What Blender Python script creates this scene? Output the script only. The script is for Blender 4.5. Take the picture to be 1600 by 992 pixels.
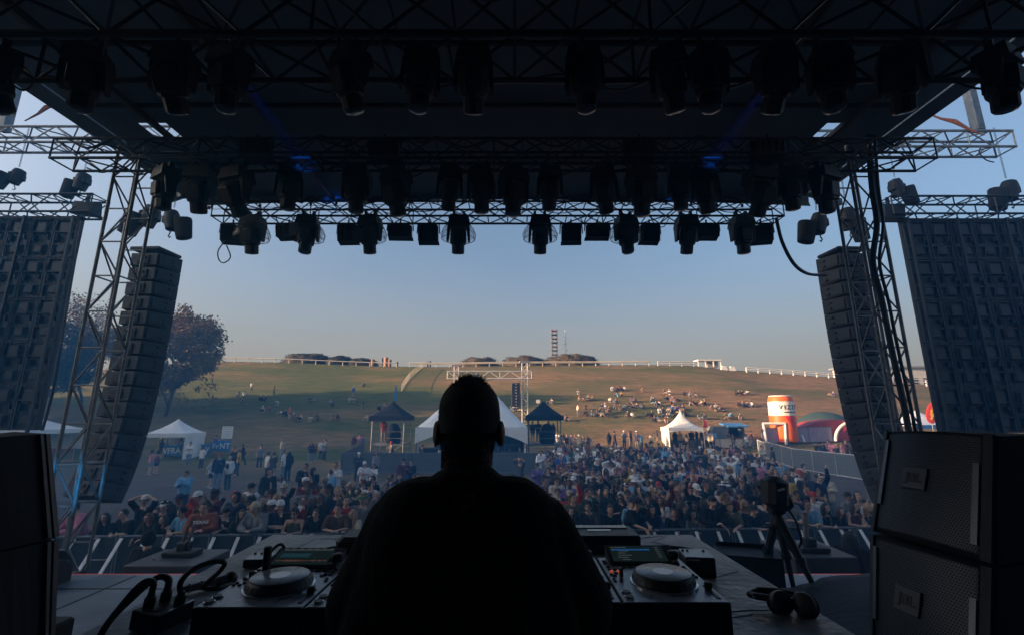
import bpy, bmesh, math, random
from mathutils import Vector, Matrix, noise as mnoise
R = math.radians
rnd = random.Random(7)
sc = bpy.context.scene
for o in list(bpy.data.objects): bpy.data.objects.remove(o)
COL = sc.collection

# ---------------------------------------------------------------- camera, sky, sun, exposure
CZ = 3.8                       # eye height: stage deck 2.15 m + 1.65 m
TH = R(12.1); F = 711.1        # pitch, focal length in photo pixels (16 mm on 36 mm)
cam = bpy.data.objects.new('camera', bpy.data.cameras.new('camera')); COL.objects.link(cam)
cam.location = (0, 0, CZ); cam.rotation_euler = (R(90) + TH, 0, 0)
cam.data.lens = 16; cam.data.sensor_width = 36; cam.data.clip_start = 0.05; cam.data.clip_end = 3000
sc.camera = cam
SMOKE = 0.016
SUN_EL, SUN_AZ = R(12.0), R(-100)      # azimuth measured from +Y towards +X
world = bpy.data.worlds.new('World'); sc.world = world; world.use_nodes = True
wn = world.node_tree; bg = wn.nodes['Background']
sky = wn.nodes.new('ShaderNodeTexSky'); sky.sky_type = 'NISHITA'; sky.sun_disc = False
sky.sun_elevation = SUN_EL; sky.sun_rotation = SUN_AZ
sky.air_density = 1.0; sky.dust_density = 6.0; sky.ozone_density = 2.4; sky.altitude = 100
hs = wn.nodes.new('ShaderNodeHueSaturation'); hs.inputs['Saturation'].default_value = .90; wn.links.new(sky.outputs['Color'], hs.inputs['Color'])
wtc = wn.nodes.new('ShaderNodeTexCoord'); wmp = wn.nodes.new('ShaderNodeMapping'); wmp.inputs['Scale'].default_value = (1.2, 1.2, 3.2); wnz = wn.nodes.new('ShaderNodeTexNoise'); wnz.inputs['Scale'].default_value = 1.6; wnz.inputs['Detail'].default_value = 5; wnz.inputs['Roughness'].default_value = .5
wn.links.new(wtc.outputs['Generated'], wmp.inputs[0]); wn.links.new(wmp.outputs[0], wnz.inputs['Vector'])
wmr = wn.nodes.new('ShaderNodeMapRange'); wmr.inputs[1].default_value = .35; wmr.inputs[2].default_value = .7; wmr.inputs[3].default_value = 0; wmr.inputs[4].default_value = .08; wn.links.new(wnz.outputs['Fac'], wmr.inputs[0])
wmx = wn.nodes.new('ShaderNodeMix'); wmx.data_type = 'RGBA'; wmx.inputs[7].default_value = (2.3, 2.3, 2.35, 1); wn.links.new(wmr.outputs[0], wmx.inputs[0]); wn.links.new(hs.outputs[0], wmx.inputs[6])   # thin high haze veil
wsp = wn.nodes.new('ShaderNodeSeparateXYZ'); wn.links.new(wtc.outputs['Generated'], wsp.inputs[0])
whr = wn.nodes.new('ShaderNodeMapRange'); whr.interpolation_type = 'SMOOTHSTEP'; whr.inputs[1].default_value = 0; whr.inputs[2].default_value = .36; whr.inputs[3].default_value = .85; whr.inputs[4].default_value = 0; wn.links.new(wsp.outputs['Z'], whr.inputs[0])
wm2 = wn.nodes.new('ShaderNodeMix'); wm2.data_type = 'RGBA'; wm2.inputs[7].default_value = (1.75, 1.55, 1.30, 1); wn.links.new(whr.outputs[0], wm2.inputs[0]); wn.links.new(wmx.outputs[2], wm2.inputs[6])   # dusty air low over the horizon
wn.links.new(wm2.outputs[2], bg.inputs['Color']); bg.inputs['Strength'].default_value = 0.10
sun = bpy.data.objects.new('sun', bpy.data.lights.new('sun', 'SUN')); COL.objects.link(sun)
sun.data.energy = 4.6; sun.data.angle = R(0.6); sun.data.color = (1.0, 0.62, 0.34)
sdir = Vector((math.sin(SUN_AZ) * math.cos(SUN_EL), math.cos(SUN_AZ) * math.cos(SUN_EL), math.sin(SUN_EL)))
sun.rotation_euler = sdir.to_track_quat('Z', 'Y').to_euler(); sun.location = (-20, -20, 30)
vs = sc.view_settings; vs.view_transform = 'Standard'; vs.look = 'None'; vs.gamma = 1; vs.use_curve_mapping = False
vs.exposure = 1.75
sc.cycles.max_bounces = 6; sc.cycles.diffuse_bounces = 3; sc.cycles.volume_bounces = 0; sc.cycles.transparent_max_bounces = 12
sc.cycles.sample_clamp_indirect = 4

# ---------------------------------------------------------------- helpers
def ray(px, py):
    u = (px - 800) / F; v = (496 - py) / F
    return Vector((u, math.cos(TH) - v * math.sin(TH), math.sin(TH) + v * math.cos(TH)))
def P(px, py, Y):
    d = ray(px, py); d = d * (Y / d.y); return Vector((d.x, d.y, d.z + CZ))
def PZ(px, py, z):
    d = ray(px, py); d = d * ((z - CZ) / d.z); return Vector((d.x, d.y, z))
def tag(o, label=None, cat=None, group=None, kind=None):
    if label: o['label'] = label
    if cat: o['category'] = cat
    if group: o['group'] = group
    if kind: o['kind'] = kind
    return o
def thing(name, label, cat, loc=(0, 0, 0), rz=0, group=None):
    o = bpy.data.objects.new(name, None); COL.objects.link(o); o.empty_display_size = .2
    o.location = loc; o.rotation_euler = (0, 0, rz); return tag(o, label, cat, group)
def kids(o): return list(o.children)
def copy_tree(o, parent=None, kmap=None):
    c = o.copy(); COL.objects.link(c); c.parent = parent
    for k in (kmap[o.name] if kmap else kids(o)): copy_tree(k, c, kmap)
    return c
def treemap(o, d=None):
    d = {} if d is None else d
    d[o.name] = kids(o)
    for k in d[o.name]: treemap(k, d)
    return d

class MB:
    def __init__(s): s.v = []; s.f = []; s.M = Matrix()
    def add(s, vs, fs):
        n = len(s.v); M = s.M
        s.v += [tuple(M @ Vector(v)) for v in vs]; s.f += [tuple(i + n for i in f) for f in fs]; return s
    def box(s, c, d, rot=None, bev=0):
        hx, hy, hz = d[0] / 2, d[1] / 2, d[2] / 2; c = Vector(c)
        if bev:
            b = min(bev, hx * .9, hy * .9, hz * .9); vs = []; 
            for z, k in ((-hz, b), (-hz + b, 0), (hz - b, 0), (hz, b)):
                x, y = hx - k, hy - k
                vs += [(-x + b, -y, z), (x - b, -y, z), (x, -y + b, z), (x, y - b, z), (x - b, y, z), (-x + b, y, z), (-x, y - b, z), (-x, -y + b, z)]
            fs = [tuple(range(7, -1, -1)), tuple(range(24, 32))]
            for r in range(3):
                for i in range(8): fs.append((r * 8 + i, r * 8 + (i + 1) % 8, r * 8 + 8 + (i + 1) % 8, r * 8 + 8 + i))
        else:
            vs = [(x, y, z) for z in (-hz, hz) for x, y in ((-hx, -hy), (hx, -hy), (hx, hy), (-hx, hy))]
            fs = [(3, 2, 1, 0), (4, 5, 6, 7), (0, 1, 5, 4), (1, 2, 6, 5), (2, 3, 7, 6), (3, 0, 4, 7)]
        vs = [Vector(v) for v in vs]
        if rot is not None: vs = [rot @ v for v in vs]
        return s.add([v + c for v in vs], fs)
    def hull8(s, a, b):                       # two quads (same winding) joined
        return s.add(list(a) + list(b), [(3, 2, 1, 0), (4, 5, 6, 7), (0, 1, 5, 4), (1, 2, 6, 5), (2, 3, 7, 6), (3, 0, 4, 7)])
    def tube(s, a, b, r, seg=6, r2=None, cap=True):
        a, b = Vector(a), Vector(b); d = b - a
        if d.length < 1e-6: return s
        q = d.to_track_quat('Z', 'Y'); r2 = r if r2 is None else r2; vs = []
        for p, rr in ((a, r), (b, r2)):
            for i in range(seg):
                t = 2 * math.pi * i / seg; vs.append(p + q @ Vector((math.cos(t) * rr, math.sin(t) * rr, 0)))
        fs = [(i, (i + 1) % seg, seg + (i + 1) % seg, seg + i) for i in range(seg)]
        if cap: fs += [tuple(range(seg - 1, -1, -1)), tuple(range(seg, 2 * seg))]
        return s.add(vs, fs)
    def path(s, pts, r, seg=6, closed=False):
        pts = [Vector(p) for p in pts]; n = len(pts); vs = []; rs = r if isinstance(r, (list, tuple)) else [r] * n
        up = Vector((0, 0, 1)); prev = None
        for i, p in enumerate(pts):
            t = (pts[(i + 1) % n] - pts[i - 1]) if (closed or 0 < i < n - 1) else (pts[1] - pts[0] if i == 0 else pts[-1] - pts[-2])
            t.normalize()
            if prev is None:
                x = t.cross(up if abs(t.z) < .9 else Vector((1, 0, 0))).normalized()
            else:
                x = (prev - t * prev.dot(t))
                x = x.normalized() if x.length > 1e-5 else t.orthogonal().normalized()
            prev = x; y = t.cross(x)
            for k in range(seg):
                a = 2 * math.pi * k / seg; vs.append(p + x * math.cos(a) * rs[i] + y * math.sin(a) * rs[i])
        fs = []
        for i in range(n if closed else n - 1):
            j = (i + 1) % n
            for k in range(seg): fs.append((i * seg + k, i * seg + (k + 1) % seg, j * seg + (k + 1) % seg, j * seg + k))
        if not closed: fs += [tuple(range(seg - 1, -1, -1)), tuple((n - 1) * seg + k for k in range(seg))]
        return s.add(vs, fs)
    def lathe(s, prof, c=(0, 0, 0), seg=24, rot=None, sx=1, sy=1):
        c = Vector(c); vs = []; n = len(prof)
        for r, z in prof:
            for i in range(seg):
                t = 2 * math.pi * i / seg; v = Vector((math.cos(t) * r * sx, math.sin(t) * r * sy, z))
                if rot is not None: v = rot @ v
                vs.append(v + c)
        fs = []
        for j in range(n - 1):
            for i in range(seg): fs.append((j * seg + i, j * seg + (i + 1) % seg, (j + 1) * seg + (i + 1) % seg, (j + 1) * seg + i))
        fs += [tuple(range(seg - 1, -1, -1)), tuple((n - 1) * seg + i for i in range(seg))]
        return s.add(vs, fs)
    def ell(s, c, r, seg=16, rings=10, rot=None):
        prof = [(math.sin(math.pi * (k + .001) / rings) if 0 < k < rings else .02, -math.cos(math.pi * k / rings)) for k in range(rings + 1)]
        c = Vector(c); vs = []
        for a, z in prof:
            for i in range(seg):
                t = 2 * math.pi * i / seg; v = Vector((math.cos(t) * a * r[0], math.sin(t) * a * r[1], z * r[2]))
                if rot is not None: v = rot @ v
                vs.append(v + c)
        fs = [(j * seg + i, j * seg + (i + 1) % seg, (j + 1) * seg + (i + 1) % seg, (j + 1) * seg + i) for j in range(rings) for i in range(seg)]
        fs += [tuple(range(seg - 1, -1, -1)), tuple(rings * seg + i for i in range(seg))]
        return s.add(vs, fs)
    def cap(s, a, b, r1, r2=None, seg=12):    # capsule
        r2 = r1 if r2 is None else r2; s.tube(a, b, r1, seg, r2); s.ell(a, (r1,) * 3, seg, 8); s.ell(b, (r2,) * 3, seg, 8); return s
    def prism(s, pts, z0, z1):                 # polygon in xy extruded in z (local, apply s.M)
        n = len(pts)
        return s.add([(x, y, z0) for x, y in pts] + [(x, y, z1) for x, y in pts],
                     [tuple(range(n - 1, -1, -1)), tuple(range(n, 2 * n))] + [(i, (i + 1) % n, n + (i + 1) % n, n + i) for i in range(n)])
    def mesh(s, name, m=None, smooth=None):
        me = bpy.data.meshes.new(name); me.from_pydata(s.v, [], s.f); me.update()
        if m: me.materials.append(m)
        if smooth is not None:
            me.polygons.foreach_set('use_smooth', [True] * len(me.polygons))
            try: me.set_sharp_from_angle(angle=R(smooth))
            except Exception: pass
        return me
    def build(s, name, m=None, parent=None, smooth=None, loc=None):
        o = bpy.data.objects.new(name, s.mesh(name, m, smooth)); COL.objects.link(o); o.parent = parent
        if loc: o.location = loc
        return o
def text_mb(txt, size, ex, M, bold=0.0, shear=0, sx=1.0, sp=1.0):
    cu = bpy.data.curves.new('t', 'FONT'); cu.body = txt; cu.size = size; cu.extrude = ex; cu.offset = bold; cu.space_character = sp
    cu.align_x = 'CENTER'; cu.align_y = 'CENTER'; cu.shear = shear; cu.resolution_u = 3
    o = bpy.data.objects.new('t', cu); COL.objects.link(o)
    me = bpy.data.meshes.new_from_object(o.evaluated_get(bpy.context.evaluated_depsgraph_get()))
    mb = MB(); mb.M = M @ Matrix.Diagonal((sx, 1, 1, 1)); mb.add([v.co for v in me.vertices], [tuple(p.vertices) for p in me.polygons])
    bpy.data.objects.remove(o); bpy.data.curves.remove(cu); bpy.data.meshes.remove(me); return mb
def frame_M(o, x, y):                          # matrix with origin, x axis, y axis
    x = Vector(x).normalized(); z = x.cross(Vector(y)).normalized(); y = z.cross(x)
    M = Matrix((x, y, z)).transposed().to_4x4(); M.translation = Vector(o); return M

_m = {}
def mat(name, col, rough=.6, metal=0, var=.25, scale=6, bump=.0, col2=None, spec=.5, emit=None, es=1, objcol=False, fine=None):
    if name in _m: return _m[name]
    m = bpy.data.materials.new(name); m.use_nodes = True; nt = m.node_tree; b = nt.nodes['Principled BSDF']
    N = nt.nodes.new; L = nt.links.new
    b.inputs['Roughness'].default_value = rough; b.inputs['Metallic'].default_value = metal
    b.inputs['Specular IOR Level'].default_value = spec
    tc = N('ShaderNodeTexCoord'); nz = N('ShaderNodeTexNoise'); nz.inputs['Scale'].default_value = scale; nz.inputs['Detail'].default_value = 6
    L(tc.outputs['Object'], nz.inputs['Vector'])
    rp = N('ShaderNodeMapRange'); rp.inputs['From Min'].default_value = .3; rp.inputs['From Max'].default_value = .7
    L(nz.outputs['Fac'], rp.inputs['Value'])
    if objcol:
        oi = N('ShaderNodeObjectInfo'); src = oi.outputs['Color']
    else: src = None
    if col2 is None:
        rp.inputs['To Min'].default_value = 1 - var; rp.inputs['To Max'].default_value = 1 + var
        mx = N('ShaderNodeVectorMath'); mx.operation = 'SCALE'
        if src: L(src, mx.inputs[0])
        else: mx.inputs[0].default_value = col[:3]
        L(rp.outputs['Result'], mx.inputs['Scale']); L(mx.outputs['Vector'], b.inputs['Base Color'])
    else:
        mx = N('ShaderNodeMix'); mx.data_type = 'RGBA'; mx.inputs[6].default_value = (*col[:3], 1); mx.inputs[7].default_value = (*col2[:3], 1)
        L(rp.outputs['Result'], mx.inputs[0]); L(mx.outputs[2], b.inputs['Base Color'])
    r2 = N('ShaderNodeMapRange'); r2.inputs['To Min'].default_value = max(0.02, rough - .12); r2.inputs['To Max'].default_value = min(1, rough + .12)
    L(nz.outputs['Fac'], r2.inputs['Value']); L(r2.outputs['Result'], b.inputs['Roughness'])
    if bump:
        n2 = N('ShaderNodeTexNoise'); n2.inputs['Scale'].default_value = fine or scale * 5; n2.inputs['Detail'].default_value = 5
        L(tc.outputs['Object'], n2.inputs['Vector'])
        bp = N('ShaderNodeBump'); bp.inputs['Strength'].default_value = bump; bp.inputs['Distance'].default_value = .02
        L(n2.outputs['Fac'], bp.inputs['Height']); L(bp.outputs['Normal'], b.inputs['Normal'])
    if emit: b.inputs['Emission Color'].default_value = (*emit, 1); b.inputs['Emission Strength'].default_value = es
    _m[name] = m; return m

BLK = mat('black_housing', (.0065, .0075, .0095), .6, bump=.15, scale=9)
BLKF = mat('black_fabric', (.014, .014, .016), .9, bump=.3, scale=20)
ALU = mat('truss_aluminium', (.30, .29, .28), .5, .6, bump=.1, scale=12)
ALUB = mat('black_coated_truss', (.020, .022, .026), .5, .3, bump=.1, scale=12)
STL = mat('galvanised_steel', (.17, .18, .19), .5, .6, var=.35, scale=8)
WHTP = mat('white_painted_metal', (.75, .75, .73), .5, scale=7, var=.12)
VINYL = mat('white_tent_vinyl', (.78, .77, .74), .55, scale=1.5, var=.08, bump=.15)
CABLE = mat('black_cable_rubber', (.012, .012, .013), .55, scale=30)
ALUS = mat('bright_aluminium', (.62, .60, .56), .5, .2, var=.15, scale=5)  # sunlit brightness of the delay truss put into the colour; fence frames just paler
# ---------------------------------------------------------------- terrain
crest_px = [(-900, 620), (-300, 605), (0, 592), (200, 574), (340, 564), (440, 566), (600, 572), (700, 573), (860, 570), (1010, 570), (1085, 571), (1130, 577), (1200, 582), (1290, 588), (1440, 600), (1700, 612), (2400, 640)]
CR = []
for a, b in crest_px:
    p = P(a, b, 100.0); CR.append((p.x, p.z))
def crest(x):
    if x <= CR[0][0]: return CR[0][1]
    for (x0, z0), (x1, z1) in zip(CR, CR[1:]):
        if x <= x1: t = (x - x0) / (x1 - x0); return z0 + (z1 - z0) * t
    return CR[-1][1]
def terr(x, y):
    if y < 40: return 0.0
    t = min((y - 42) / 58.0, 1.0)
    if t <= 0: return 0.0
    s = t * t / .16 * .5 if t < .08 else t - .04 if t < 1 else .96
    s = s if t >= .08 else t * t / .16
    s = min(s, .96) / .96
    z = crest(x) * s
    z += .22 * mnoise.noise(Vector((x * .05, y * .09, 3))) * min(t * 4, 1) * (1 if y < 100 else .4)
    if y > 100: z -= min((y - 100) * .03, 6)
    return z
def G(px, py):                                  # where a photo pixel meets the ground
    d = ray(px, py); t = 2.0; st = .25
    for _ in range(1200):
        p = Vector((0, 0, CZ)) + d * t
        if p.z <= terr(p.x, p.y): break
        t += st
    p.z = terr(p.x, p.y); return p
xs = [-420, -340, -280, -230] + [-200 + 2.5 * i for i in range(161)] + [230, 280, 340, 420]
ys = [-60, -30, -10, 0, 10, 20, 26, 32] + [36 + 1.6 * i for i in range(48)] + [120, 135, 160, 200, 260, 340, 450, 700]
mb = MB(); mb.add([(x, y, terr(x, y)) for y in ys for x in xs],
    [(j * len(xs) + i, j * len(xs) + i + 1, (j + 1) * len(xs) + i + 1, (j + 1) * len(xs) + i) for j in range(len(ys) - 1) for i in range(len(xs) - 1)])
m = bpy.data.materials.new('hill_grass_and_dirt'); m.use_nodes = True; nt = m.node_tree; N = nt.nodes.new; L = nt.links.new
b = nt.nodes['Principled BSDF']; b.inputs['Roughness'].default_value = .95; b.inputs['Specular IOR Level'].default_value = .15
geo = N('ShaderNodeNewGeometry'); sep = N('ShaderNodeSeparateXYZ'); L(geo.outputs['Position'], sep.inputs[0])
def noise(scale, detail=6, vec=None, rough=.6, stretch=None):
    n = N('ShaderNodeTexNoise'); n.inputs['Scale'].default_value = scale; n.inputs['Detail'].default_value = detail; n.inputs['Roughness'].default_value = rough
    mp = N('ShaderNodeMapping'); mp.inputs['Scale'].default_value = stretch or (1, 1, 1); L(geo.outputs['Position'], mp.inputs[0]); L(mp.outputs[0], n.inputs['Vector']); return n.outputs['Fac']
def rng(src, a, b_, c=0, d=1):
    r = N('ShaderNodeMapRange'); r.inputs[1].default_value = a; r.inputs[2].default_value = b_; r.inputs[3].default_value = c; r.inputs[4].default_value = d; L(src, r.inputs[0]); return r.outputs[0]
def mixc(f, a, c):
    x = N('ShaderNodeMix'); x.data_type = 'RGBA'; L(f, x.inputs[0])
    for s_, i in ((a, 6), (c, 7)):
        if isinstance(s_, tuple): x.inputs[i].default_value = (*s_, 1)
        else: L(s_, x.inputs[i])
    return x.outputs[2]
def mth(op, a, c=None):
    x = N('ShaderNodeMath'); x.operation = op
    for s_, i in ((a, 0), (c, 1)):
        if s_ is None: continue
        if isinstance(s_, (int, float)): x.inputs[i].default_value = s_
        else: L(s_, x.inputs[i])
    return x.outputs[0]
green = mixc(rng(noise(1.1, 10, stretch=(.3, 1.2, 1), rough=.75), .38, .62), (.045, .072, .018), (.125, .128, .040))
dry = mixc(rng(noise(1.6, 10, stretch=(.25, 1.2, 1), rough=.75), .40, .60), (.13, .085, .045), (.34, .21, .11))
gmask = rng(noise(.07, 8, stretch=(.55, 1.3, 1), rough=.65), .40, .62)
xm = rng(sep.outputs[0], -35, 30, .38, -.12)
gm2 = mth('ADD', gmask, xm)
c1 = mixc(gm2, dry, green)
dirt = mixc(rng(noise(.5, 8), .35, .7), (.10, .072, .052), (.17, .125, .09))
yw = mth('ADD', sep.outputs[1], rng(noise(.12, 4), 0, 1, -9, 9))
c2 = mixc(rng(yw, 28, 38), dirt, c1)
L(c2, b.inputs['Base Color'])
bp = N('ShaderNodeBump'); bp.inputs['Strength'].default_value = .9; bp.inputs['Distance'].default_value = .25
L(noise(3.0, 10, rough=.75), bp.inputs['Height']); L(bp.outputs[0], b.inputs['Normal'])
tag(mb.build('ground', m, smooth=60), kind='structure')

# ---------------------------------------------------------------- foliage helpers
def leaf_mat(name, c1, c2):
    m = mat(name, c1, .8, scale=.9, col2=c2, spec=.2); return m
LEAF_BROWN = leaf_mat('autumn_leaves', (.30, .19, .085), (.14, .11, .045))
LEAF_DARK = leaf_mat('dark_green_leaves', (.04, .05, .022), (.07, .065, .03))
BARK = mat('bark', (.06, .048, .038), .9, bump=.6, scale=8)
def leafcloud(mb, c, rad, n, s, rg):
    for _ in range(n):
        while True:
            v = Vector((rg.uniform(-1, 1), rg.uniform(-1, 1), rg.uniform(-1, 1)))
            if v.length < 1: break
        v *= (.55 + .45 * rg.random()) / max(v.length, .35)
        v = v * min(v.length, 1)
        p = Vector(c) + Vector((v.x * rad[0], v.y * rad[1], v.z * rad[2]))
        a = Vector((rg.gauss(0, 1), rg.gauss(0, 1), rg.gauss(0, 1))).normalized(); b_ = a.orthogonal().normalized()
        k = s * rg.uniform(.6, 1.3)
        mb.add([p - a * k, p - b_ * k * .45, p + a * k, p + b_ * k * .45], [(0, 1, 2, 3)])
def tree_meshes(seed, H, Wd, leaf, nleaf, trunk_r=.28, low=.18, skirt=0):
    rg = random.Random(seed); tr = MB(); cr = MB(); tips = []
    def limb(p, d, L_, r, lvl):
        pts = [p]; rs = [r]; q = p.copy(); n = 5
        for i in range(n):
            d = (d + Vector((rg.gauss(0, .16), rg.gauss(0, .16), rg.gauss(0, .10) + .04))).normalized()
            q = q + d * L_ / n; pts.append(q.copy()); rs.append(max(r * (1 - .75 * (i + 1) / n), .012))
            if lvl < 3 and i >= 1:
                for _ in range(2 if lvl else 2):
                    a = rg.uniform(0, 6.28); side = Vector((math.cos(a), math.sin(a), rg.uniform(.0, .7)))
                    limb(q.copy(), (d * .45 + side).normalized(), L_ * rg.uniform(.42, .62), rs[-1] * .62, lvl + 1)
        tr.path(pts, rs, 6 if lvl < 2 else 4)
        if lvl >= 2: tips.append(pts[-1]); tips.append(pts[3])
    # trunk with main limbs from low down
    p = Vector((0, 0, -.3)); limb(p, Vector((0, 0, 1)), H * .62, trunk_r, 0)
    for k in range(7):
        a = k * 2.4 + rg.random(); z = H * rg.uniform(low, .5)
        limb(Vector((0, 0, z)), Vector((math.cos(a), math.sin(a), .55)).normalized(), Wd * .42 * rg.uniform(.75, 1.1), trunk_r * .5, 1)
    zt = max(t.z for t in tips); wt = max(math.hypot(t.x, t.y) for t in tips)
    sx = Wd / 2 / wt; sz = H / zt
    for lst in (tr,):
        lst.v = [(x * sx, y * sx, z * sz) for x, y, z in lst.v]
    tips = [Vector((t.x * sx, t.y * sx, t.z * sz)) for t in tips]
    for _ in range(skirt):
        a = rg.uniform(0, 6.283); z = rg.uniform(.05, .6); q = math.sqrt(max(.1, 1 - (z / .62 - .75) ** 2 * .55)) * rg.uniform(.6, 1); tips.append(Vector((math.cos(a) * Wd / 2 * q, math.sin(a) * Wd / 2 * q, z * H)))
    k = max(1, nleaf // len(tips))
    for t in tips:
        r_ = rg.uniform(.5, 1.05) * Wd / 9
        leafcloud(cr, t, (r_, r_, r_ * .7), int(k * rg.uniform(.4, 1.5)), leaf, rg)
    return tr, cr
def make_tree(name, label, loc, seed, H, Wd, leafm, leaf=.16, nleaf=9000, tr_r=.28, group=None, low=.18, skirt=0):
    t = thing(name, label, 'tree', loc, 0, group); a, c = tree_meshes(seed, H, Wd, leaf, nleaf, tr_r, low, skirt)
    a.build('trunk', BARK, t, 60); c.build('crown', leafm, t); return t
g = G(300, 640)
make_tree('broadleaf_tree', 'large bushy brown-leaved tree on the slope beside the left speaker tower', G(258, 650), 3, 14.6, 10.5, LEAF_BROWN, .19, 30000, .34, 'trees by the hill', .08, 120)
make_tree('broadleaf_tree', 'sparse autumn tree seen between the left video wall and the truss tower', G(128, 640), 5, 15.0, 12, LEAF_BROWN, .15, 13000, .30, 'trees by the hill')
make_tree('broadleaf_tree', 'dark tree low behind the left truss tower, farthest left on the slope', G(62, 655), 9, 13, 11, LEAF_DARK, .18, 14000, .30, 'trees by the hill')
make_tree('broadleaf_tree', 'smaller rust coloured tree at the foot of the big bushy one', G(208, 628), 11, 11.5, 10, LEAF_BROWN, .16, 12000, .26, 'trees by the hill', .1)
# tree belt left of the field: keeps the evening sun off the arena floor
base = None
rg = random.Random(21)
belt = [(-74 - rg.uniform(0, 8), -40 + 6.2 * i + rg.uniform(-1, 1)) for i in range(14)]
for i, (x, y) in enumerate(belt):
    if base is None:
        base = make_tree('shelter_tree', 'x', (x, y, 0), 31, 22, 15, LEAF_DARK, .42, 16000, .45); km = treemap(base); t = base
    else: t = copy_tree(base, None, km)
    s = rg.uniform(1.2, 1.42) if y < 19 else .66 if y < 30 else .92; t.location = (x, y, 0); t.rotation_euler.z = rg.uniform(0, 6); t.scale = (s, s, s)
    tag(t, 'tall dark tree of the dense belt along the left side of the field', 'tree', 'shelter belt of tall trees')
for i, (px, Y, s) in enumerate([(-340, 45, .85), (-300, 50, .82), (-240, 56, .74), (-190, 62, .55), (-180, 69, .42), (-420, 74, .6), (-200, 84, .42)]):
    t = copy_tree(base, None, km); p = P(px, 600, Y); t.location = (p.x, Y, terr(p.x, Y)); t.scale = (s, s, s * .9); t.rotation_euler.z = i
    tag(t, 'dark tree on the hillside beyond the left edge of the video wall', 'tree', 'hillside trees at far left')

# ---------------------------------------------------------------- crest: mounds, fence, masts, buildings
HEDGE = mat('scrub', (.05, .045, .025), .95, scale=1.2, col2=(.11, .075, .045), bump=.8, fine=5)
HEDGE2 = mat('dark_scrub', (.030, .034, .020), .95, scale=1.2, col2=(.055, .045, .03), bump=.8, fine=5)
def mound(px0, px1, pyt, label, m, seed):
    Y = 107; a = P(px0, 572, Y); c = P(px1, 572, Y); cx = (a.x + c.x) / 2; rx = (c.x - a.x) / 2; zt = P(800, pyt, Y).z
    z0 = terr(cx, Y) - .4; mb = MB(); n = 46; k = 12; vs = []
    for j in range(k + 1):
        for i in range(n):
            t = 2 * math.pi * i / n; ph = math.pi / 2 * j / k
            x = math.cos(t) * rx * math.cos(ph) ** .55; y = math.sin(t) * 3.6 * math.cos(ph) ** .6; z = (zt - z0) * math.sin(ph)
            f = 1 + .16 * mnoise.noise(Vector((x * .5 + seed, y * .5, z * .8))) ; vs.append((x * (1 + (f - 1) * .3), y * f, z * f))
    mb.add(vs, [(j * n + i, j * n + (i + 1) % n, (j + 1) * n + (i + 1) % n, (j + 1) * n + i) for j in range(k) for i in range(n)])
    rg = random.Random(seed)
    for v in [v for v in vs if v[2] > .3]:
        for _ in range(3): leafcloud(mb, (v[0] + rg.gauss(0, .4), v[1], v[2]), (.5, .3, .25), 2, .14, rg)
    o = mb.build('scrub_mound', m, None, None, (cx, Y, z0)); tag(o, label, 'bushes', 'scrub mounds along the crest')
mound(438, 520, 554, 'dark leafy mound at the left end of the crest, longest of the dark ones', HEDGE2, 1)
mound(508, 552, 558, 'small dark leafy mound between the two other dark mounds on the crest', HEDGE2, 2)
mound(536, 592, 561, 'low dark leafy mound tapering towards the chimney stubs', HEDGE2, 3)
mound(716, 782, 560, 'brown scrub mound just right of the delay truss top left corner', HEDGE, 4)
mound(780, 858, 558, 'middle brown scrub mound between the delay truss and the lattice mast', HEDGE, 5)
mound(846, 940, 555, 'tallest brown scrub mound, at the foot of the lattice mast', HEDGE, 6)
def post_row(x0, x1, n, Y, label, m, h=1.0, rails=(.92,), group='rail fences along the crest', w=.16):
    t = thing('rail_fence', label, 'fence', ((x0 + x1) / 2, Y, terr((x0 + x1) / 2, Y)), 0, group); o = Vector(t.location); pp = []
    for i in range(n):
        x = x0 + (x1 - x0) * i / (n - 1); z = terr(x, Y); mb = MB(); mb.box((x - o.x, 0, z + h / 2 - o.z - .1), (w, w, h + .2), bev=.02); mb.build('post', m, t); pp.append((x, z))
    mb = MB()
    for (xa, za), (xb, zb) in zip(pp, pp[1:]):
        for r in rails:
            mb.tube((xa - o.x, -.11, za + r * h - o.z), (xb - o.x, -.11, zb + r * h - o.z), .09, 4)
    mb.build('rail', m, t)
CREAM = mat('weathered_cream_rail', (.62, .55, .44), .7, var=.15)
def X100(px, Y=99): return P(px, 570, Y).x
post_row(X100(345), X100(620), 14, 99, 'weathered cream rail fence on the left crest under the dark mounds', CREAM, rails=(.9,))
post_row(X100(640), X100(1014), 19, 99, 'long cream rail fence across the middle of the crest', CREAM, rails=(.95, .72))
post_row(X100(1028), X100(1084), 4, 99, 'short cream fence section left of the white crest hut', CREAM, rails=(.95, .5))
post_row(X100(1158), X100(1300), 9, 97, 'bright white fence descending the right crest', WHTP, h=1.1, rails=(.95, .62), w=.2)
post_row(X100(1395), X100(1500), 6, 95, 'white two-rail fence seen through the right truss tower', WHTP, h=1.3, rails=(.95, .55), w=.22)
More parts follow.
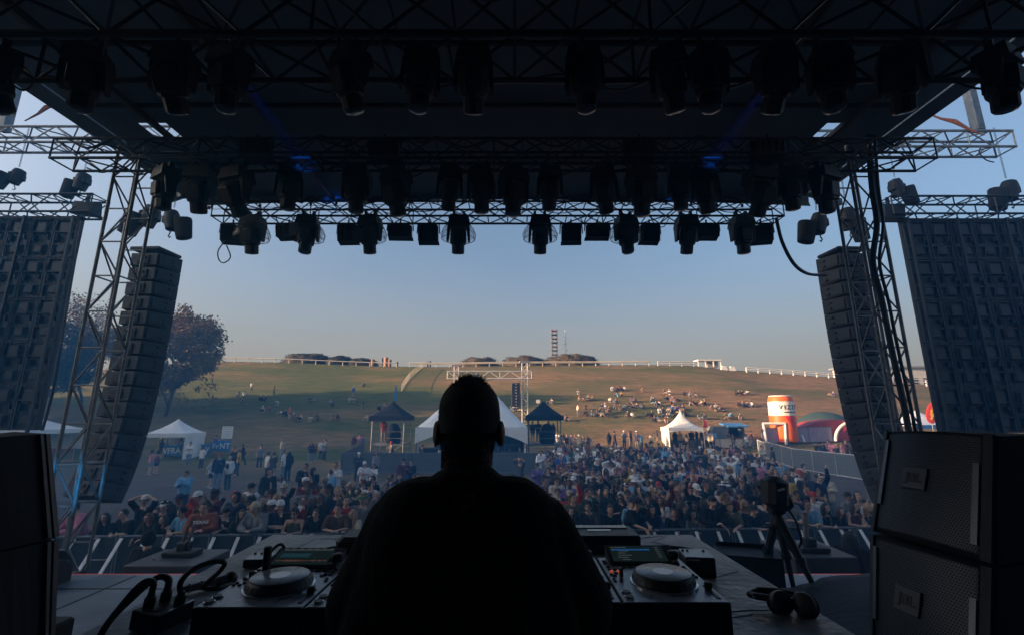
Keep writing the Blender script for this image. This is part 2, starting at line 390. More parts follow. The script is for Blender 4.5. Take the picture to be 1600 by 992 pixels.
# hut on crest
p = P(1088, 574, 101); t = thing('crest_hut', 'small white open-sided hut with flat roof on the right crest', 'hut', (p.x, 101, terr(p.x, 101)))
mb = MB(); mb.box((2.6, 0, 1.35), (5.2, 2.6, .28)); mb.build('roof', WHTP, t)
for x in (.1, 1.7, 3.4, 5.0): MB().box((x, -1.1, .55), (.2, .2, 1.35)).build('post', WHTP, t)
mb = MB(); mb.box((3.7, .6, .5), (2.4, 1.2, 1.3)); mb.build('wall', mat('grey_block', (.3, .3, .3), .8), t)
for i, (px, lab) in enumerate([(1131, 'tapered white concrete block on the crest, next to the hut'), (1144, 'tapered white concrete block on the crest, next to the white fence')]):
    p = P(px, 576, 99); z = terr(p.x, 99); mb = MB(); mb.hull8([(-.7, -.4, -.1), (.7, -.4, -.1), (.7, .4, -.1), (-.7, .4, -.1)], [(-.4, -.25, .9), (.4, -.25, .8), (.4, .25, .8), (-.4, .25, .9)])
    tag(mb.build('concrete_block', WHTP, None, None, (p.x, 99, z)), lab, 'block', 'blocks on the crest')
# chimney stubs
TER = mat('terracotta', (.42, .22, .12), .8)
for px, h, r, lab in [(582, 1.6, .35, 'short squat terracotta pipe stub on the crest'), (603, 2.1, .42, 'tallest terracotta pipe stub on the crest'), (609, 1.6, .38, 'terracotta pipe stub right beside the tallest one')]:
    p = P(px, 570, 101); mb = MB(); mb.lathe([(r, -.3), (r * .92, h * .8), (r * 1.1, h * .82), (r * 1.1, h)], seg=14)
    tag(mb.build('pipe_stub', TER, None, 40, (p.x, 101, terr(p.x, 101))), lab, 'pipe', 'pipe stubs on the crest')
for px, h, lab in [(597, 2.0, 'dark figure standing on the crest left of the pipe stubs'), (621, 1.2, 'dark bollard on the crest right of the pipe stubs'), (668, 1.3, 'dark bollard on the crest left of the delay truss'), (672, 1.5, 'taller dark bollard on the crest left of the delay truss')]:
    p = P(px, 570, 101); mb = MB(); mb.lathe([(.2, -.2), (.17, h * .85), (.12, h), (.03, h + .05)], seg=10)
    tag(mb.build('bollard', BLK, None, 40, (p.x, 101, terr(p.x, 101))), lab.replace('figure standing', 'post standing'), 'post', 'dark posts on the crest')
# masts
p = P(866.5, 556, 125); t = thing('lattice_mast', 'red and white lattice radio mast on the crest', 'mast', (p.x, 125, p.z - 1.5)); H = P(866, 515, 125).z - p.z + 1.5
MR = mat('faded_red_paint', (.35, .13, .09), .6)
for x, y in ((-.75, -.75), (.75, -.75), (.75, .75), (-.75, .75)): MB().tube((x, y, 0), (x, y, H), .09, 6).build('leg', STL, t)
for k in range(8):
    z = H * (k + .7) / 8; MB().box((0, 0, z), (1.8, 1.8, .18)).build('platform', MR if k % 2 else STL, t)
mb = MB()
for k in range(8):
    z0, z1 = H * k / 8, H * (k + 1) / 8
    for s in (-1, 1): mb.tube((-.75 * s, -.75, z0), (.75 * s, -.75, z1), .05, 4); mb.tube((-.75, -.75 * s, z0), (-.75, .75 * s, z1), .05, 4); mb.tube((.75, -.75 * s, z0), (.75, .75 * s, z1), .05, 4)
mb.build('bracing', STL, t)
p = P(884, 556, 125); t = thing('antenna_pole', 'slender white antenna pole with short cross arms, right of the lattice mast', 'mast', (p.x, 125, p.z - 1.5))
MB().tube((0, 0, 0), (0, 0, H), .22, 8, .08).build('pole', WHTP, t)
mb = MB()
for z in (H * .35, H * .55, H * .72): mb.box((0, 0, z), (1.1, .1, .1)); mb.box((.5, 0, z), (.12, .12, .7)); mb.box((-.5, 0, z), (.12, .12, .7))
mb.build('cross_arm', WHTP, t)
# pale building seen through the right tower
p = P(1440, 597, 150); z0 = terr(p.x, 150); t = thing('low_building', 'long pale flat-roofed building with a row of windows behind the right crest', 'building', (p.x, 150, z0 - 2)); zt = P(1440, 574, 150).z - z0 + 2
MB().box((0, 4, zt / 2), (46, 8, zt)).build('wall', mat('pale_render', (.55, .56, .55), .8), t)
MB().box((0, 4, zt + .25), (47.5, 9.5, .5)).build('roof', mat('grey_roof', (.25, .26, .28), .7), t)
GLS = mat('dark_glass', (.03, .04, .06), .15)
for k in range(14): MB().box((-21 + 3.2 * k, -.02, zt * .62), (1.5, .12, zt * .28)).build('window', GLS, t)
# ---------------------------------------------------------------- stage
SX = -0.30
DECKM = mat('worn_grey_deck', (.16, .20, .24), .42, scale=2.5, var=.35, bump=.25, fine=18)
ROOFM = mat('roof_tarpaulin', (.13, .155, .18), .6, scale=1.4, var=.2, bump=.25, fine=3)
st = thing('stage_deck', 'raised grey stage floor with a thin red light strip along its front edge', 'stage', (SX, 0, 0))
MB().box((0, .5, 2.09), (15.2, 9.6, .12)).build('floor_panel', DECKM, st)
mb = MB()
for x in range(-7, 8): mb.box((x * 1.05, 5.3, 1.0), (.06, .06, 1.98))
mb.build('support_leg', STL, st)
MB().box((0, 5.26, 1.02), (15, .03, 1.95)).build('skirt', BLKF, st)
REDL = mat('red_led_strip', (.5, .02, .02), .4, emit=(1, .06, .05), es=.07)
for a, b_, yy in ((-5.3, -2.6, 0), (3.2, 4.6, 0)): MB().box(((a + b_) / 2, 5.33, 2.13), (b_ - a, .02, .025)).build('light_strip', REDL, st)
mb = MB()
for k in range(-6, 7): mb.box((k * 1.22, .5, 2.152), (.012, 9.5, .003))
for k in range(-3, 5): mb.box((0, k * 1.22, 2.1525), (15, .012, .003))
mb.build('panel_joint', mat('joint_dirt', (.02, .02, .02), .9), st)
bd = thing('stage_backdrop', 'unseen black cloth backdrop and side wings added to darken the stage', 'backdrop', (SX, -4.2, 2.15))  # unseen cloth behind the camera, added to keep the stage dark
for nm, c, d in (('rear_cloth', (0, 0, 3.3), (15.2, .08, 6.6)), ('side_cloth', (-7.55, 3.4, 3.3), (.08, 6.6, 6.6)), ('side_cloth', (7.4, 3.4, 3.3), (.08, 6.6, 6.6))):
    MB().box(c, d).build(nm, BLKF, bd)

rf = thing('stage_roof', 'dark tarpaulin stage roof with side fascias and long rafters', 'roof', (0, 0, 8.70))
X = [-7.105, -6.45, -5.95, -3.87, -3.46, 3.55, 3.80, 5.42, 5.80, 6.67]; Y = [-4.4, 6.82, 6.845, 6.95, 7.42, 9.62]; mb = MB()
for i in range(9):
    for j in range(5):
        if j == 3 and i in (1, 7): continue
        if j == 1 and i in (3, 5): continue
        mb.add([(X[i], Y[j], 0), (X[i + 1], Y[j], 0), (X[i + 1], Y[j + 1], 0), (X[i], Y[j + 1], 0)], [(0, 1, 2, 3)])
        mb.add([(X[i], Y[j], .02), (X[i + 1], Y[j], .02), (X[i + 1], Y[j + 1], .02), (X[i], Y[j + 1], .02)], [(3, 2, 1, 0)])
mb.build('roof_panel', ROOFM, rf)
for a, b_ in ((-7.52, -7.14), (6.705, 7.06)): MB().box(((a + b_) / 2, 2.6, .01), (b_ - a, 14.0, .03)).build('fascia', ROOFM, rf)
for x in (-6.05, -4.05, 3.77, 5.62): MB().box((x, 2.6, -.10), (.085, 13.6, .10), bev=.01).build('rafter', mat('raw_steel_rafter', (.14, .11, .09), .5, .6), rf)
for y in (-1.4, 1.1, 5.2, 6.45, 8.2): MB().box((-.3, y, -.03), (13.4, .05, .05)).build('purlin', ALUB, rf)
mb = MB(); vs = []; n = 40
for i in range(n + 1):
    x = -7.3 + 14.1 * i / n; s = ((i / n) - .5) * 2; dz = -.10 - .16 * s * s
    vs += [(x, 9.62, .03), (x, 9.64, dz * .5), (x, 9.60, dz)]
mb.add(vs, [(i * 3 + k, i * 3 + 3 + k, i * 3 + 4 + k, i * 3 + 1 + k) for i in range(n) for k in (0, 1)])
mb.build('front_valance', ROOFM, rf)
mb = MB(); pts = []
for i in range(24):
    x = -6.9 + 13.3 * i / 23; s = (i / 23 - .5) * 2; dz = -.10 - .16 * s * s
    mb.box((x, 9.61, dz - .03), (.05, .03, .07)); pts.append((x, 9.61, dz - .07 - .02 * (i % 2)))
mb.path(pts, .006, 4); mb.build('tie_line', CABLE, rf)

def truss(name, label, a, b, w, h, group=None, m=ALU, r=.025, bay=.5, ends=True, cat='truss', up=(0, 0, 1)):
    a, b = Vector(a), Vector(b); d = b - a; L_ = d.length; x = d.normalized(); z = Vector(up); y = z.cross(x).normalized(); z = x.cross(y)
    t = thing(name, label, cat, a, 0, group); n = max(2, round(L_ / bay)); c = {}
    for sy in (-1, 1):
        for sz in (-1, 1):
            o = y * sy * w / 2 + z * sz * h / 2; c[sy, sz] = o
            MB().tube(o, o + d, r, 8).build('chord', m, t)
    mb = MB(); rr = r * .55
    for i in range(n + 1):
        p = d * (i / n); full = i in (0, n) or i % 5 == 0
        for p0, p1 in (((-1, -1), (-1, 1)), ((1, -1), (1, 1)), ((-1, -1), (1, -1)), ((-1, 1), (1, 1))):
            if full or (p0[0] == p1[0]) is False: mb.tube(p + c[p0], p + c[p1], rr, 5, cap=False)
        if i < n:
            q = d * ((i + 1) / n); f = i % 2
            for p0, p1 in (((-1, -1), (-1, 1)), ((1, -1), (1, 1)), ((-1, -1), (1, -1)), ((-1, 1), (1, 1))):
                u, v = (p0, p1) if f else (p1, p0)
                mb.tube(p + c[u], q + c[v], rr, 5, cap=False)
    mb.build('lacing', m, t); return t
truss('truss_tower', 'tall square truss tower at stage left edge, with blue light on one brace', (-6.88, 7.6, 0), (-6.88, 7.6, 8.55), .42, .42, 'tower legs of the stage', STL, .027, .62, up=(0, 1, 0))
truss('truss_tower', 'tall square truss tower carrying a bundle of black cables, near the honeycomb speaker', (6.24, 7.6, 0), (6.24, 7.6, 8.55), .42, .42, 'tower legs of the stage', STL, .027, .62, up=(0, 1, 0))
truss('lighting_truss', 'front lighting truss hanging against the sky with sixteen lamps below it', (-6.32, 9.1, 8.05), (5.72, 9.1, 8.05), .40, .33, 'lighting trusses', ALUB, .024, .42)
truss('lighting_truss', 'middle lighting truss tucked under the roof between the two towers', (-7.70, 7.06, 8.16), (7.08, 7.06, 8.16), .42, .36, 'lighting trusses', ALUB, .025, .5)
truss('lighting_truss', 'near lighting truss crossing the dark top of the view', (-7.1, 3.36, 7.05), (6.6, 3.36, 7.05), .52, .52, 'lighting trusses', ALUB, .027, .55)
truss('lighting_truss', 'rear lighting truss over the booth behind the near one', (-6.9, .9, 7.5), (6.4, .9, 7.5), .52, .52, 'lighting trusses', ALUB, .027, .55)
truss('outrigger_truss', 'sunlit outrigger truss reaching out above the left video wall', (-17, 11, 11.05), (-6.0, 11, 11.05), .5, .46, 'outrigger trusses', ALU, .035, .62)
truss('outrigger_truss', 'sunlit outrigger truss with a strap, ending above the right video wall', (6.0, 11, 10.92), (13.25, 11, 10.92), .5, .46, 'outrigger trusses', ALU, .035, .62)
for px, lab in ((11, 'square steel post standing on the left outrigger truss'), (1524, 'square steel post standing on the right outrigger truss')):
    p = P(px, 185, 11); tag(MB().box((0, 0, 0), (.22, .22, 2.6), bev=.02).build('steel_post', STL, None, None, (p.x, 11, 12.6)), lab, 'post', 'posts above the outriggers')
for a, b_, lab in ((P(60, 178, 10.9), P(84, 165, 10.7), 'ratchet strap tied to the left outrigger truss'), (P(1470, 186, 10.9), P(1515, 203, 10.7), 'orange ratchet strap tied to the right outrigger truss')):
    mb = MB(); mid = (a + b_) / 2 + Vector((0, 0, .08)); mb.path([a + (a - b_) * .9, a, mid, b_, b_ + (b_ - a) * .5], [.015, .03, .06, .03, .015], 5); tag(mb.build('ratchet_strap', mat('orange_strap', (.35, .10, .03), .7)), lab, 'strap', 'ratchet straps')
# cables on the towers
def cable(pts, r, label, m=CABLE, group='hanging cables', name='cable'):
    pts = [Vector(p) for p in pts]; out = []
    for i in range(len(pts) - 1):
        p0 = pts[max(i - 1, 0)]; p1 = pts[i]; p2 = pts[i + 1]; p3 = pts[min(i + 2, len(pts) - 1)]
        for k in range(6):
            t = k / 6; out.append(.5 * ((2 * p1) + (p2 - p0) * t + (2 * p0 - 5 * p1 + 4 * p2 - p3) * t * t + (3 * p1 - p0 - 3 * p2 + p3) * t ** 3))
    out.append(pts[-1]); return tag(MB().path(out, r, 6).build(name, m, None, 60), label, 'cable', group)
cable([P(1213, 342, 9.1), P(1222, 378, 9.1), P(1240, 412, 9.2), P(1262, 428, 9.4), P(1290, 430, 9.8)], .035, 'thick black cable drooping from the right end of the front truss to the speaker array')
cable([P(352, 376, 9.0), P(341, 392, 9.0), P(342, 406, 9.0), P(350, 411, 9.0), P(360, 402, 9.0), P(354, 384, 9.0)], .012, 'thin black cable loop dangling under the leftmost front lamp')
for k, (x0, lab) in enumerate([(1362, 'cable bundle strapped down the inner face of the right tower'), (1372, 'thinner cable running beside the bundle on the right tower')]):
    cable([P(x0 - 6, 200, 7.3), P(x0, 290, 7.32), P(x0 + 8, 350, 7.34), P(x0 + 2, 410, 7.34), P(x0 + 16, 470, 7.34), P(x0 + 30, 540, 7.34), P(x0 + 52, 640, 7.34), P(x0 + 66, 720, 7.34)], .045 - .02 * k, lab)
cable([P(330, 326, 9.3), P(331, 315, 9.4), P(334, 306, 9.55)], .012, 'short cord with a hook hanging from the left roof edge')
cable([P(1535, 228, 10.8), P(1530, 238, 10.8), P(1540, 250, 10.8), P(1553, 254, 10.8)], .015, 'thin cable curl under the end of the right outrigger truss')

# lamps: origin at the clamp
def V3(rot, v): return Vector((0, 0, -.58)) + rot @ (Vector(v) - Vector((0, 0, -.58)))
def mk_moving(tilt, rain=False):
    t = thing('moving_head_light', 'x', 'stage light')
    mb = MB(); mb.box((-.1, 0, -.06), (.05, .08, .14)); mb.box((.1, 0, -.06), (.05, .08, .14)); mb.box((0, 0, -.11), (.24, .06, .03)); mb.build('clamp', BLK, t)
    mb = MB(); mb.hull8([(-.21, -.17, -.31), (.21, -.17, -.31), (.21, .17, -.31), (-.21, .17, -.31)], [(-.17, -.15, -.11), (.17, -.15, -.11), (.17, .15, -.11), (-.17, .15, -.11)]); mb.build('base', BLK, t)
    mb = MB()
    for s in (-1, 1): mb.hull8([(s * .19, -.06, -.62), (s * .235, -.06, -.62), (s * .235, .06, -.62), (s * .19, .06, -.62)], [(s * .16, -.11, -.315), (s * .22, -.11, -.315), (s * .22, .11, -.315), (s * .16, .11, -.315)])
    mb.box((0, 0, -.33), (.4, .2, .03)); mb.build('yoke', BLK, t)
    mb = MB(); rot = Matrix.Rotation(tilt, 3, 'X'); mb.lathe([(.10, -.25), (.155, -.20), (.165, .05), (.155, .10), (.125, .12), (.125, .27), (.115, .29)], (0, 0, -.58), 10, rot @ Matrix.Rotation(math.pi, 3, 'X')); mb.box(V3(rot, (0, -.12, -.52)), (.22, .10, .26), rot, bev=.02); mb.box(V3(rot, (0, .12, -.52)), (.20, .08, .22), rot, bev=.02); h = mb.build('head', BLK, t, 25)
    mb = MB(); mb.lathe([(.112, .285), (.10, .296), (.05, .305)], (0, 0, -.58), 16, rot @ Matrix.Rotation(math.pi, 3, 'X')); mb.build('lens', GLS, h, 50)
    if rain:
        mb = MB(); n = 14
        for k in range(n):
            a = 2 * math.pi * k / n; mb.path([(math.cos(a) * r_, math.sin(a) * r_ * .8, z) for r_, z in ((.17, -.22), (.30, -.36), (.35, -.48), (.33, -.58))], .004, 4)
        for r_, z in ((.35, -.48), (.33, -.58), (.25, -.30)): mb.path([(math.cos(a) * r_, math.sin(a) * r_ * .8, z) for a in [2 * math.pi * k / 24 for k in range(24)]], .007 if z < -.5 else .004, 4, True)
        rc = mb.build('rain_cover', BLK, t)
        mb = MB(); vs = []; pr = ((.17, -.22), (.30, -.36), (.35, -.48), (.33, -.58))
        for r_, z in pr: vs += [(math.cos(2 * math.pi * k / 24) * r_, math.sin(2 * math.pi * k / 24) * r_ * .8, z) for k in range(24)]
        mb.add(vs, [(j * 24 + i, j * 24 + (i + 1) % 24, j * 24 + 24 + (i + 1) % 24, j * 24 + 24 + i) for j in range(3) for i in range(24)])
        mb.build('clear_film', FILM, rc, 60)
    return t
FILM = bpy.data.materials.new('clear_film'); FILM.use_nodes = True; nt = FILM.node_tree; b = nt.nodes['Principled BSDF']; b.inputs['Base Color'].default_value = (.3, .35, .4, 1); b.inputs['Alpha'].default_value = .22; b.inputs['Roughness'].default_value = .3
def mk_strobe(w, h):
    t = thing('strobe_panel_light', 'x', 'stage light')
    mb = MB(); mb.tube((0, 0, 0), (0, 0, -.10), .02, 6); mb.path([(-w / 2 - .03, 0, -.10 - h * .6), (-w / 2 - .02, 0, -.12), (-w / 2 + .03, 0, -.09), (w / 2 - .03, 0, -.09), (w / 2 + .02, 0, -.12), (w / 2 + .03, 0, -.10 - h * .6)], .013, 5); mb.build('bracket', BLK, t)
    mb = MB(); mb.box((0, 0, -.13 - h / 2), (w, .16, h), Matrix.Rotation(R(14), 3, 'X'), bev=.02)
    for k in range(5): mb.box((-w / 2 + w * (k + .5) / 5, -.10, -.12 - h / 2), (.012, .04, h * .8), Matrix.Rotation(R(14), 3, 'X'))
    mb.build('body', BLK, t)
    mb = MB(); mb.box((0, .09, -.15 - h / 2), (w * .9, .01, h * .8), Matrix.Rotation(R(14), 3, 'X')); mb.build('lens', GLS, t)
    mb = MB(); mb.box((0, .12, -.13 - h), (w * 1.05, .12, .008), Matrix.Rotation(R(-20), 3, 'X')); mb.build('barn_door', BLK, t)
    return t
protoM = [mk_moving(R(a), r_) for a, r_ in ((4, False), (22, False), (14, True), (-8, True), (35, False))]
protoS = [mk_strobe(.42, .36), mk_strobe(.50, .26)]
for p_ in protoM + protoS: p_['km'] = 0
KM = {p_.name: treemap(p_) for p_ in protoM + protoS}
for p_ in protoM + protoS: del p_['km']
used = set()
def place_light(pr, loc, rz, label, group, s=1):
    if pr.name not in used: used.add(pr.name); t = pr
    else: t = copy_tree(pr, None, KM[pr.name])
    t.location = loc; t.rotation_euler.z = rz; t.scale = (s, s, s); return tag(t, label, 'stage light', group)
ordn = ['first', 'second', 'third', 'fourth', 'fifth', 'sixth', 'seventh', 'eighth', 'ninth', 'tenth', 'eleventh', 'twelfth', 'thirteenth', 'fourteenth', 'fifteenth', 'sixteenth', 'seventeenth', 'eighteenth', 'nineteenth', 'twentieth']
front = [(365, 's0', 12), (402, 'm2', 0), (452, 's1', -6), (486, 'm3', 8), (545, 's0', -3), (582, 'm2', -10), (626, 's1', 2), (670, 's0', 0), (718, 'm2', 6), (843, 'm2', 0), (892, 's0', -3), (933, 's1', 0), (975, 'm3', 12), (1014, 's0', 4), (1068, 'm1', 0), (1103, 's1', 0), (1153, 'm0', 4), (1188, 's0', -14)]
kc = {'m': 0, 's': 0}
for px, k, rz in front:
    pr = (protoM if k[0] == 'm' else protoS)[int(k[1])]; kc[k[0]] += 1; x = (px - 800) * (9.1 * .978 + 4.05 * .21) / F
    if k[0] == 'm': lab = '%s moving head lamp from the left along the front truss%s' % (ordn[kc['m'] - 1], ', in a wire rain dome' if k in ('m2', 'm3') else '')
    else: lab = '%s %s panel lamp from the left along the front truss' % (ordn[kc['s'] - 1], 'wide flat' if k == 's1' else 'square bracketed')
    dz = -.02 if k[0] == 'm' else -.06
    place_light(pr, (x, 9.1 - (.12 if k[0] == 'm' else 0), 7.885 + (.12 if k[0] == 'm' else 0)), R(rz), lab, 'lamps on the front truss', 1.05 if k[0] == 'm' else 1)
for i, px in enumerate([262, 315, 372, 455, 560, 620, 703, 753, 802, 858, 943, 1000, 1060, 1100, 1185, 1232, 1285]):
    x = (px - 800) * 7.75 / F; place_light(protoM[(0, 1, 4, 0)[i % 4]], (x, 7.06, 7.99), R((i * 37) % 60 - 30), '%s moving head lamp from the left under the middle truss' % ordn[i], 'lamps on the middle truss', .95 + .12 * ((i * 7) % 3) / 2)
for i, px in enumerate([-10, 130, 268, 355, 545, 655, 740, 915, 1050, 1110, 1215, 1300, 1410, 1568]):
    x = (px - 800) * 3.85 / F; place_light(protoM[(1, 0, 4, 0)[i % 4]], (x, 3.36, 6.93), R((i * 53) % 70 - 35), '%s large moving head lamp from the left along the near truss' % ordn[i], 'lamps on the near truss', .72)
for i, px in enumerate([420, 610, 990, 1180]):
    x = (px - 800) * 7.9 / F; place_light(protoS[1], (x, 6.75, 8.35), 0, '%s wide panel lamp from the left above the middle truss' % ordn[i], 'panel lamps above the middle truss')

# hoists
def mk_hoist():
    t = thing('chain_hoist', 'x', 'chain hoist')
    mb = MB(); mb.lathe([(.05, -.25), (.14, -.23), (.16, -.05), (.16, .12), (.13, .22), (.05, .25)], (0, 0, -.3), 14, Matrix.Rotation(R(12), 3, 'Y')); mb.box((0, 0, -.3), (.36, .22, .2), bev=.03); mb.build('motor_body', BLK, t, 40)
    mb = MB(); mb.lathe([(.06, -.36), (.17, -.33), (.20, .0), (.21, .12), (.20, .14)], (-.27, 0, -.42), 12, Matrix.Rotation(R(14), 3, 'Y'), 1, .75); mb.build('chain_bag', BLKF, t, 40)
    mb = MB()
    for k in range(26):
        z = .04 + k * .05; a = k % 2 * math.pi / 2; mb.path([(math.cos(a) * .018 * math.cos(q), math.sin(a) * .018 * math.cos(q), z + .03 * math.sin(q)) for q in [0, 1.05, 2.1, 3.14, 4.2, 5.25]], .006, 4, True)
    mb.build('chain', STL, t)
    mb = MB(); mb.path([(0, 0, -.55), (0, 0, -.62), (.03, 0, -.68), (0, 0, -.73), (-.03, 0, -.70)], .014, 6); mb.build('hook', STL, t); return t
ho = mk_hoist(); kmh = treemap(ho); first = True
for (px, py, Yh, s, rz, lab) in [(132, 268, 11, 1.0, 0, 'chain hoist and bag above the corner of the left video wall'), (30, 262, 11, .9, 40, 'chain hoist above the left video wall, nearest the frame edge'),
        (272, 326, 9.95, 1.0, 180, 'chain hoist just above the left speaker array'), (238, 318, 10.4, 1.15, 20, 'chain hoist seen through the left truss tower'),
        (1276, 330, 9.95, 1.05, 0, 'chain hoist just above the right speaker array'), (1322, 322, 10.4, 1.15, 200, 'chain hoist seen through the right truss tower'),
        (1398, 278, 11, 1.0, 180, 'chain hoist and bag above the corner of the right video wall'), (1572, 280, 11, 1.15, 0, 'long chain hoist at the right picture edge above the video wall')]:
    t = ho if first else copy_tree(ho, None, kmh); first = False; t.location = P(px, py, Yh); t.rotation_euler.z = R(rz); t.scale = (s, s, s); tag(t, lab, 'chain hoist', 'chain hoists')
for (a, b_, lab) in (((-6.2, 9.2, 8.85), (-8.75, 10.4, 9.0), 'rigging beam over the left speaker array'), ((5.6, 9.2, 8.85), (8.1, 10.4, 9.0), 'rigging beam over the right speaker array')):
    tag(MB().box((Vector(a) + Vector(b_)) / 2, ((Vector(b_) - Vector(a)).length, .12, .16), Matrix.Rotation(math.atan2(b_[1] - a[1], b_[0] - a[0]), 3, 'Z')).build('rigging_beam', ALUB), lab, 'beam', 'rigging beams')

# speaker arrays
CABM = mat('speaker_black_paint', (.008, .011, .016), .55, bump=.4, scale=5, fine=90); PLT = mat('steel_side_plate', (.018, .022, .029), .5, .4, bump=.2, scale=7)
def array_(label, cx, rot):
    t = thing('speaker_array', label, 'speaker array', (cx, 10, 7.52), rot, 'line arrays beside the stage')
    MB().box((0, .3, .06), (.7, .7, .07), bev=.01).build('rigging_frame', BLK, t)
    p = Vector((0, .55, -.04)); ang = 0; n = 16; h = .345
    inc = [0, .3, .3, .4, .4, .5, .6, .7, .8, 1, 1.3, 1.8, 2.4, 3.0, 3.6, 4.2]
    cabm = platem = handm = None
    for k in range(n):
        ang -= R(inc[k]); Rm = Matrix.Rotation(ang, 4, 'X'); Rm.translation = p
        if cabm is None:
            mb = MB(); hh = h * .97
            mb.hull8([(-.31, -.56, -hh + .03), (.31, -.56, -hh + .03), (.47, 0, -hh), (-.47, 0, -hh)], [(-.31, -.56, -.02), (.31, -.56, -.02), (.47, 0, 0), (-.47, 0, 0)]); cabm = mb.mesh('cabinet', CABM)
            platem = []
            for s in (-1, 1):
                mb = MB(); a = Vector((s * .31, -.56, 0)); b2 = Vector((s * .47, 0, 0)); u = (b2 - a); nn = Vector((u.y, -u.x, 0)).normalized() * s
                q = [a + u * .1, a + u * .82]; z0, z1 = -h * .86, -h * .14
                vs = [q[0] + Vector((0, 0, z0 + .02)), q[1] + Vector((0, 0, z0)), q[1] + Vector((0, 0, z1)), q[0] + Vector((0, 0, z1 - .02))]
                mb.hull8([v + nn * .002 for v in vs], [v + nn * .022 for v in vs])
                for z in (z0 + .06, z1 - .06): mb.box(a + u * .68 + nn * .028 + Vector((0, 0, z)), (.03, .09, .035))
                platem.append(mb.mesh('side_plate', PLT))
            mb = MB(); mb.box((0, -.575, -h * .5), (.30, .03, h * .6), bev=.01); mb.box((0, -.60, -h * .38), (.16, .04, .04)); mb.box((-.1, -.595, -h * .66), (.03, .02, .03)); mb.box((.1, -.595, -h * .66), (.03, .02, .03)); handm = mb.mesh('rear_panel', BLK)
        c = bpy.data.objects.new('cabinet', cabm); COL.objects.link(c); c.parent = t; c.matrix_local = Rm
        for nm, me in (('side_plate', platem[0]), ('side_plate', platem[1]), ('rear_panel', handm)):
            o = bpy.data.objects.new(nm, me); COL.objects.link(o); o.parent = c
        p = p + Rm.to_3x3() @ Vector((0, 0, -h))
    return t
array_('curved hanging speaker array left of the stage opening, lit blue at its foot', -8.50, R(-3))
array_('curved hanging speaker array right of the stage opening, beside the honeycomb speaker', 7.88, R(3))

# video walls
LEDM = mat('led_cabinet', (.006, .009, .014), .5, bump=.3, scale=6); LEDG = mat('led_frame', (.012, .017, .025), .5, .2, scale=5); CASTG = mat('die_cast_alloy', (.09, .10, .11), .4, .7)
cab = MB(); cab.box((0, .06, 0), (.597, .08, 1.059)); cab = cab.mesh('video_panel', LEDM)
fr = MB()
for s in (-1, 1): fr.box((s * .27, -.01, 0), (.04, .07, 1.03))
for z in (-.5, -.17, .17, .5): fr.box((0, -.012, z), (.55, .05, .035))
fr.box((0, -.03, .27), (.26, .10, .30), bev=.02); fr.box((0, -.03, -.30), (.22, .08, .22), bev=.02)
fr.box((-.16, -.03, 0), (.05, .09, .16)); fr.box((.17, -.03, .02), (.05, .07, .12))
fr.path([(-.2, -.07, .45), (-.22, -.1, .2), (-.12, -.09, -.1), (-.2, -.08, -.5)], .012, 5); fr.path([(.2, -.07, .5), (.17, -.1, .1), (.22, -.09, -.2), (.16, -.08, -.48)], .009, 5)
fr = fr.mesh('frame', LEDG)
lt = MB()
for x, z in ((-.24, .5), (-.14, .51), (.2, .5), (.25, -.5), (.08, .5), (0, -.13), (-.24, -.48)): lt.box((x, -.045, z), (.03, .02, .022))
lt = lt.mesh('latch', CASTG)
def wall(label, x0, sgn, z_top):
    t = thing('video_wall', label, 'video wall', (x0, 11, z_top), 0, 'video walls seen from behind')
    for c in range(8):
        for r_ in range(5):
            o = bpy.data.objects.new('video_panel', cab); COL.objects.link(o); o.parent = t; o.location = (sgn * (.3 + .6 * c), 0, -.55 - 1.06 * r_)
            for nm, me in (('frame', fr), ('latch', lt)):
                q = bpy.data.objects.new(nm, me); COL.objects.link(q); q.parent = o
    mb = MB()
    for k in range(4): mb.box((sgn * (.05 + 1.25 * k), -.16, -2.7), (.05, .06, 5.4))
    mb.build('support_rail', LEDG, t)
    MB().box((sgn * 2.4, 0, .0), (4.9, .12, .07)).build('hanging_bar', BLK, t); return t
wall('left video wall seen from behind, its cabinets latched in a grid', -11.16, -1, 8.78)
wall('right video wall seen from behind, above the honeycomb speaker', 10.06, 1, 8.72)
truss('header_truss', 'black header truss bolted over the left video wall', (-16, 11, 9.10), (-10.75, 11, 9.10), .5, .48, 'video wall header trusses', ALUB, .03, .55)
truss('header_truss', 'black header truss bolted over the right video wall', (9.7, 11, 9.04), (15, 11, 9.04), .5, .48, 'video wall header trusses', ALUB, .03, .55)
for p, lab, s in ((P(132, 325, 10.9), 'dark floodlight clamped to the end of the left header truss', 1), (P(1392, 330, 10.9), 'dark floodlight clamped to the end of the right header truss', -1)):
    t = thing('floodlight', lab, 'floodlight', p, 0, 'floodlights on the header trusses')
    MB().hull8([(-.25, -.1, -.2), (.25, -.1, -.25), (.3, .2, -.2), (-.2, .2, -.15)], [(-.2, -.1, .15), (.3, -.1, .1), (.25, .2, .2), (-.15, .2, .2)]).build('body', BLK, t); MB().box((0, .05, .2), (.06, .06, .4)).build('bracket', BLK, t)
for px, lab in ((105, 'thin rope hanging beside the inner edge of the left video wall'),):
    cable([P(128, 345, 10.8), P(106, 470, 10.8), P(85, 600, 10.8), P(66, 672, 10.8)], .03, lab, name='rope')
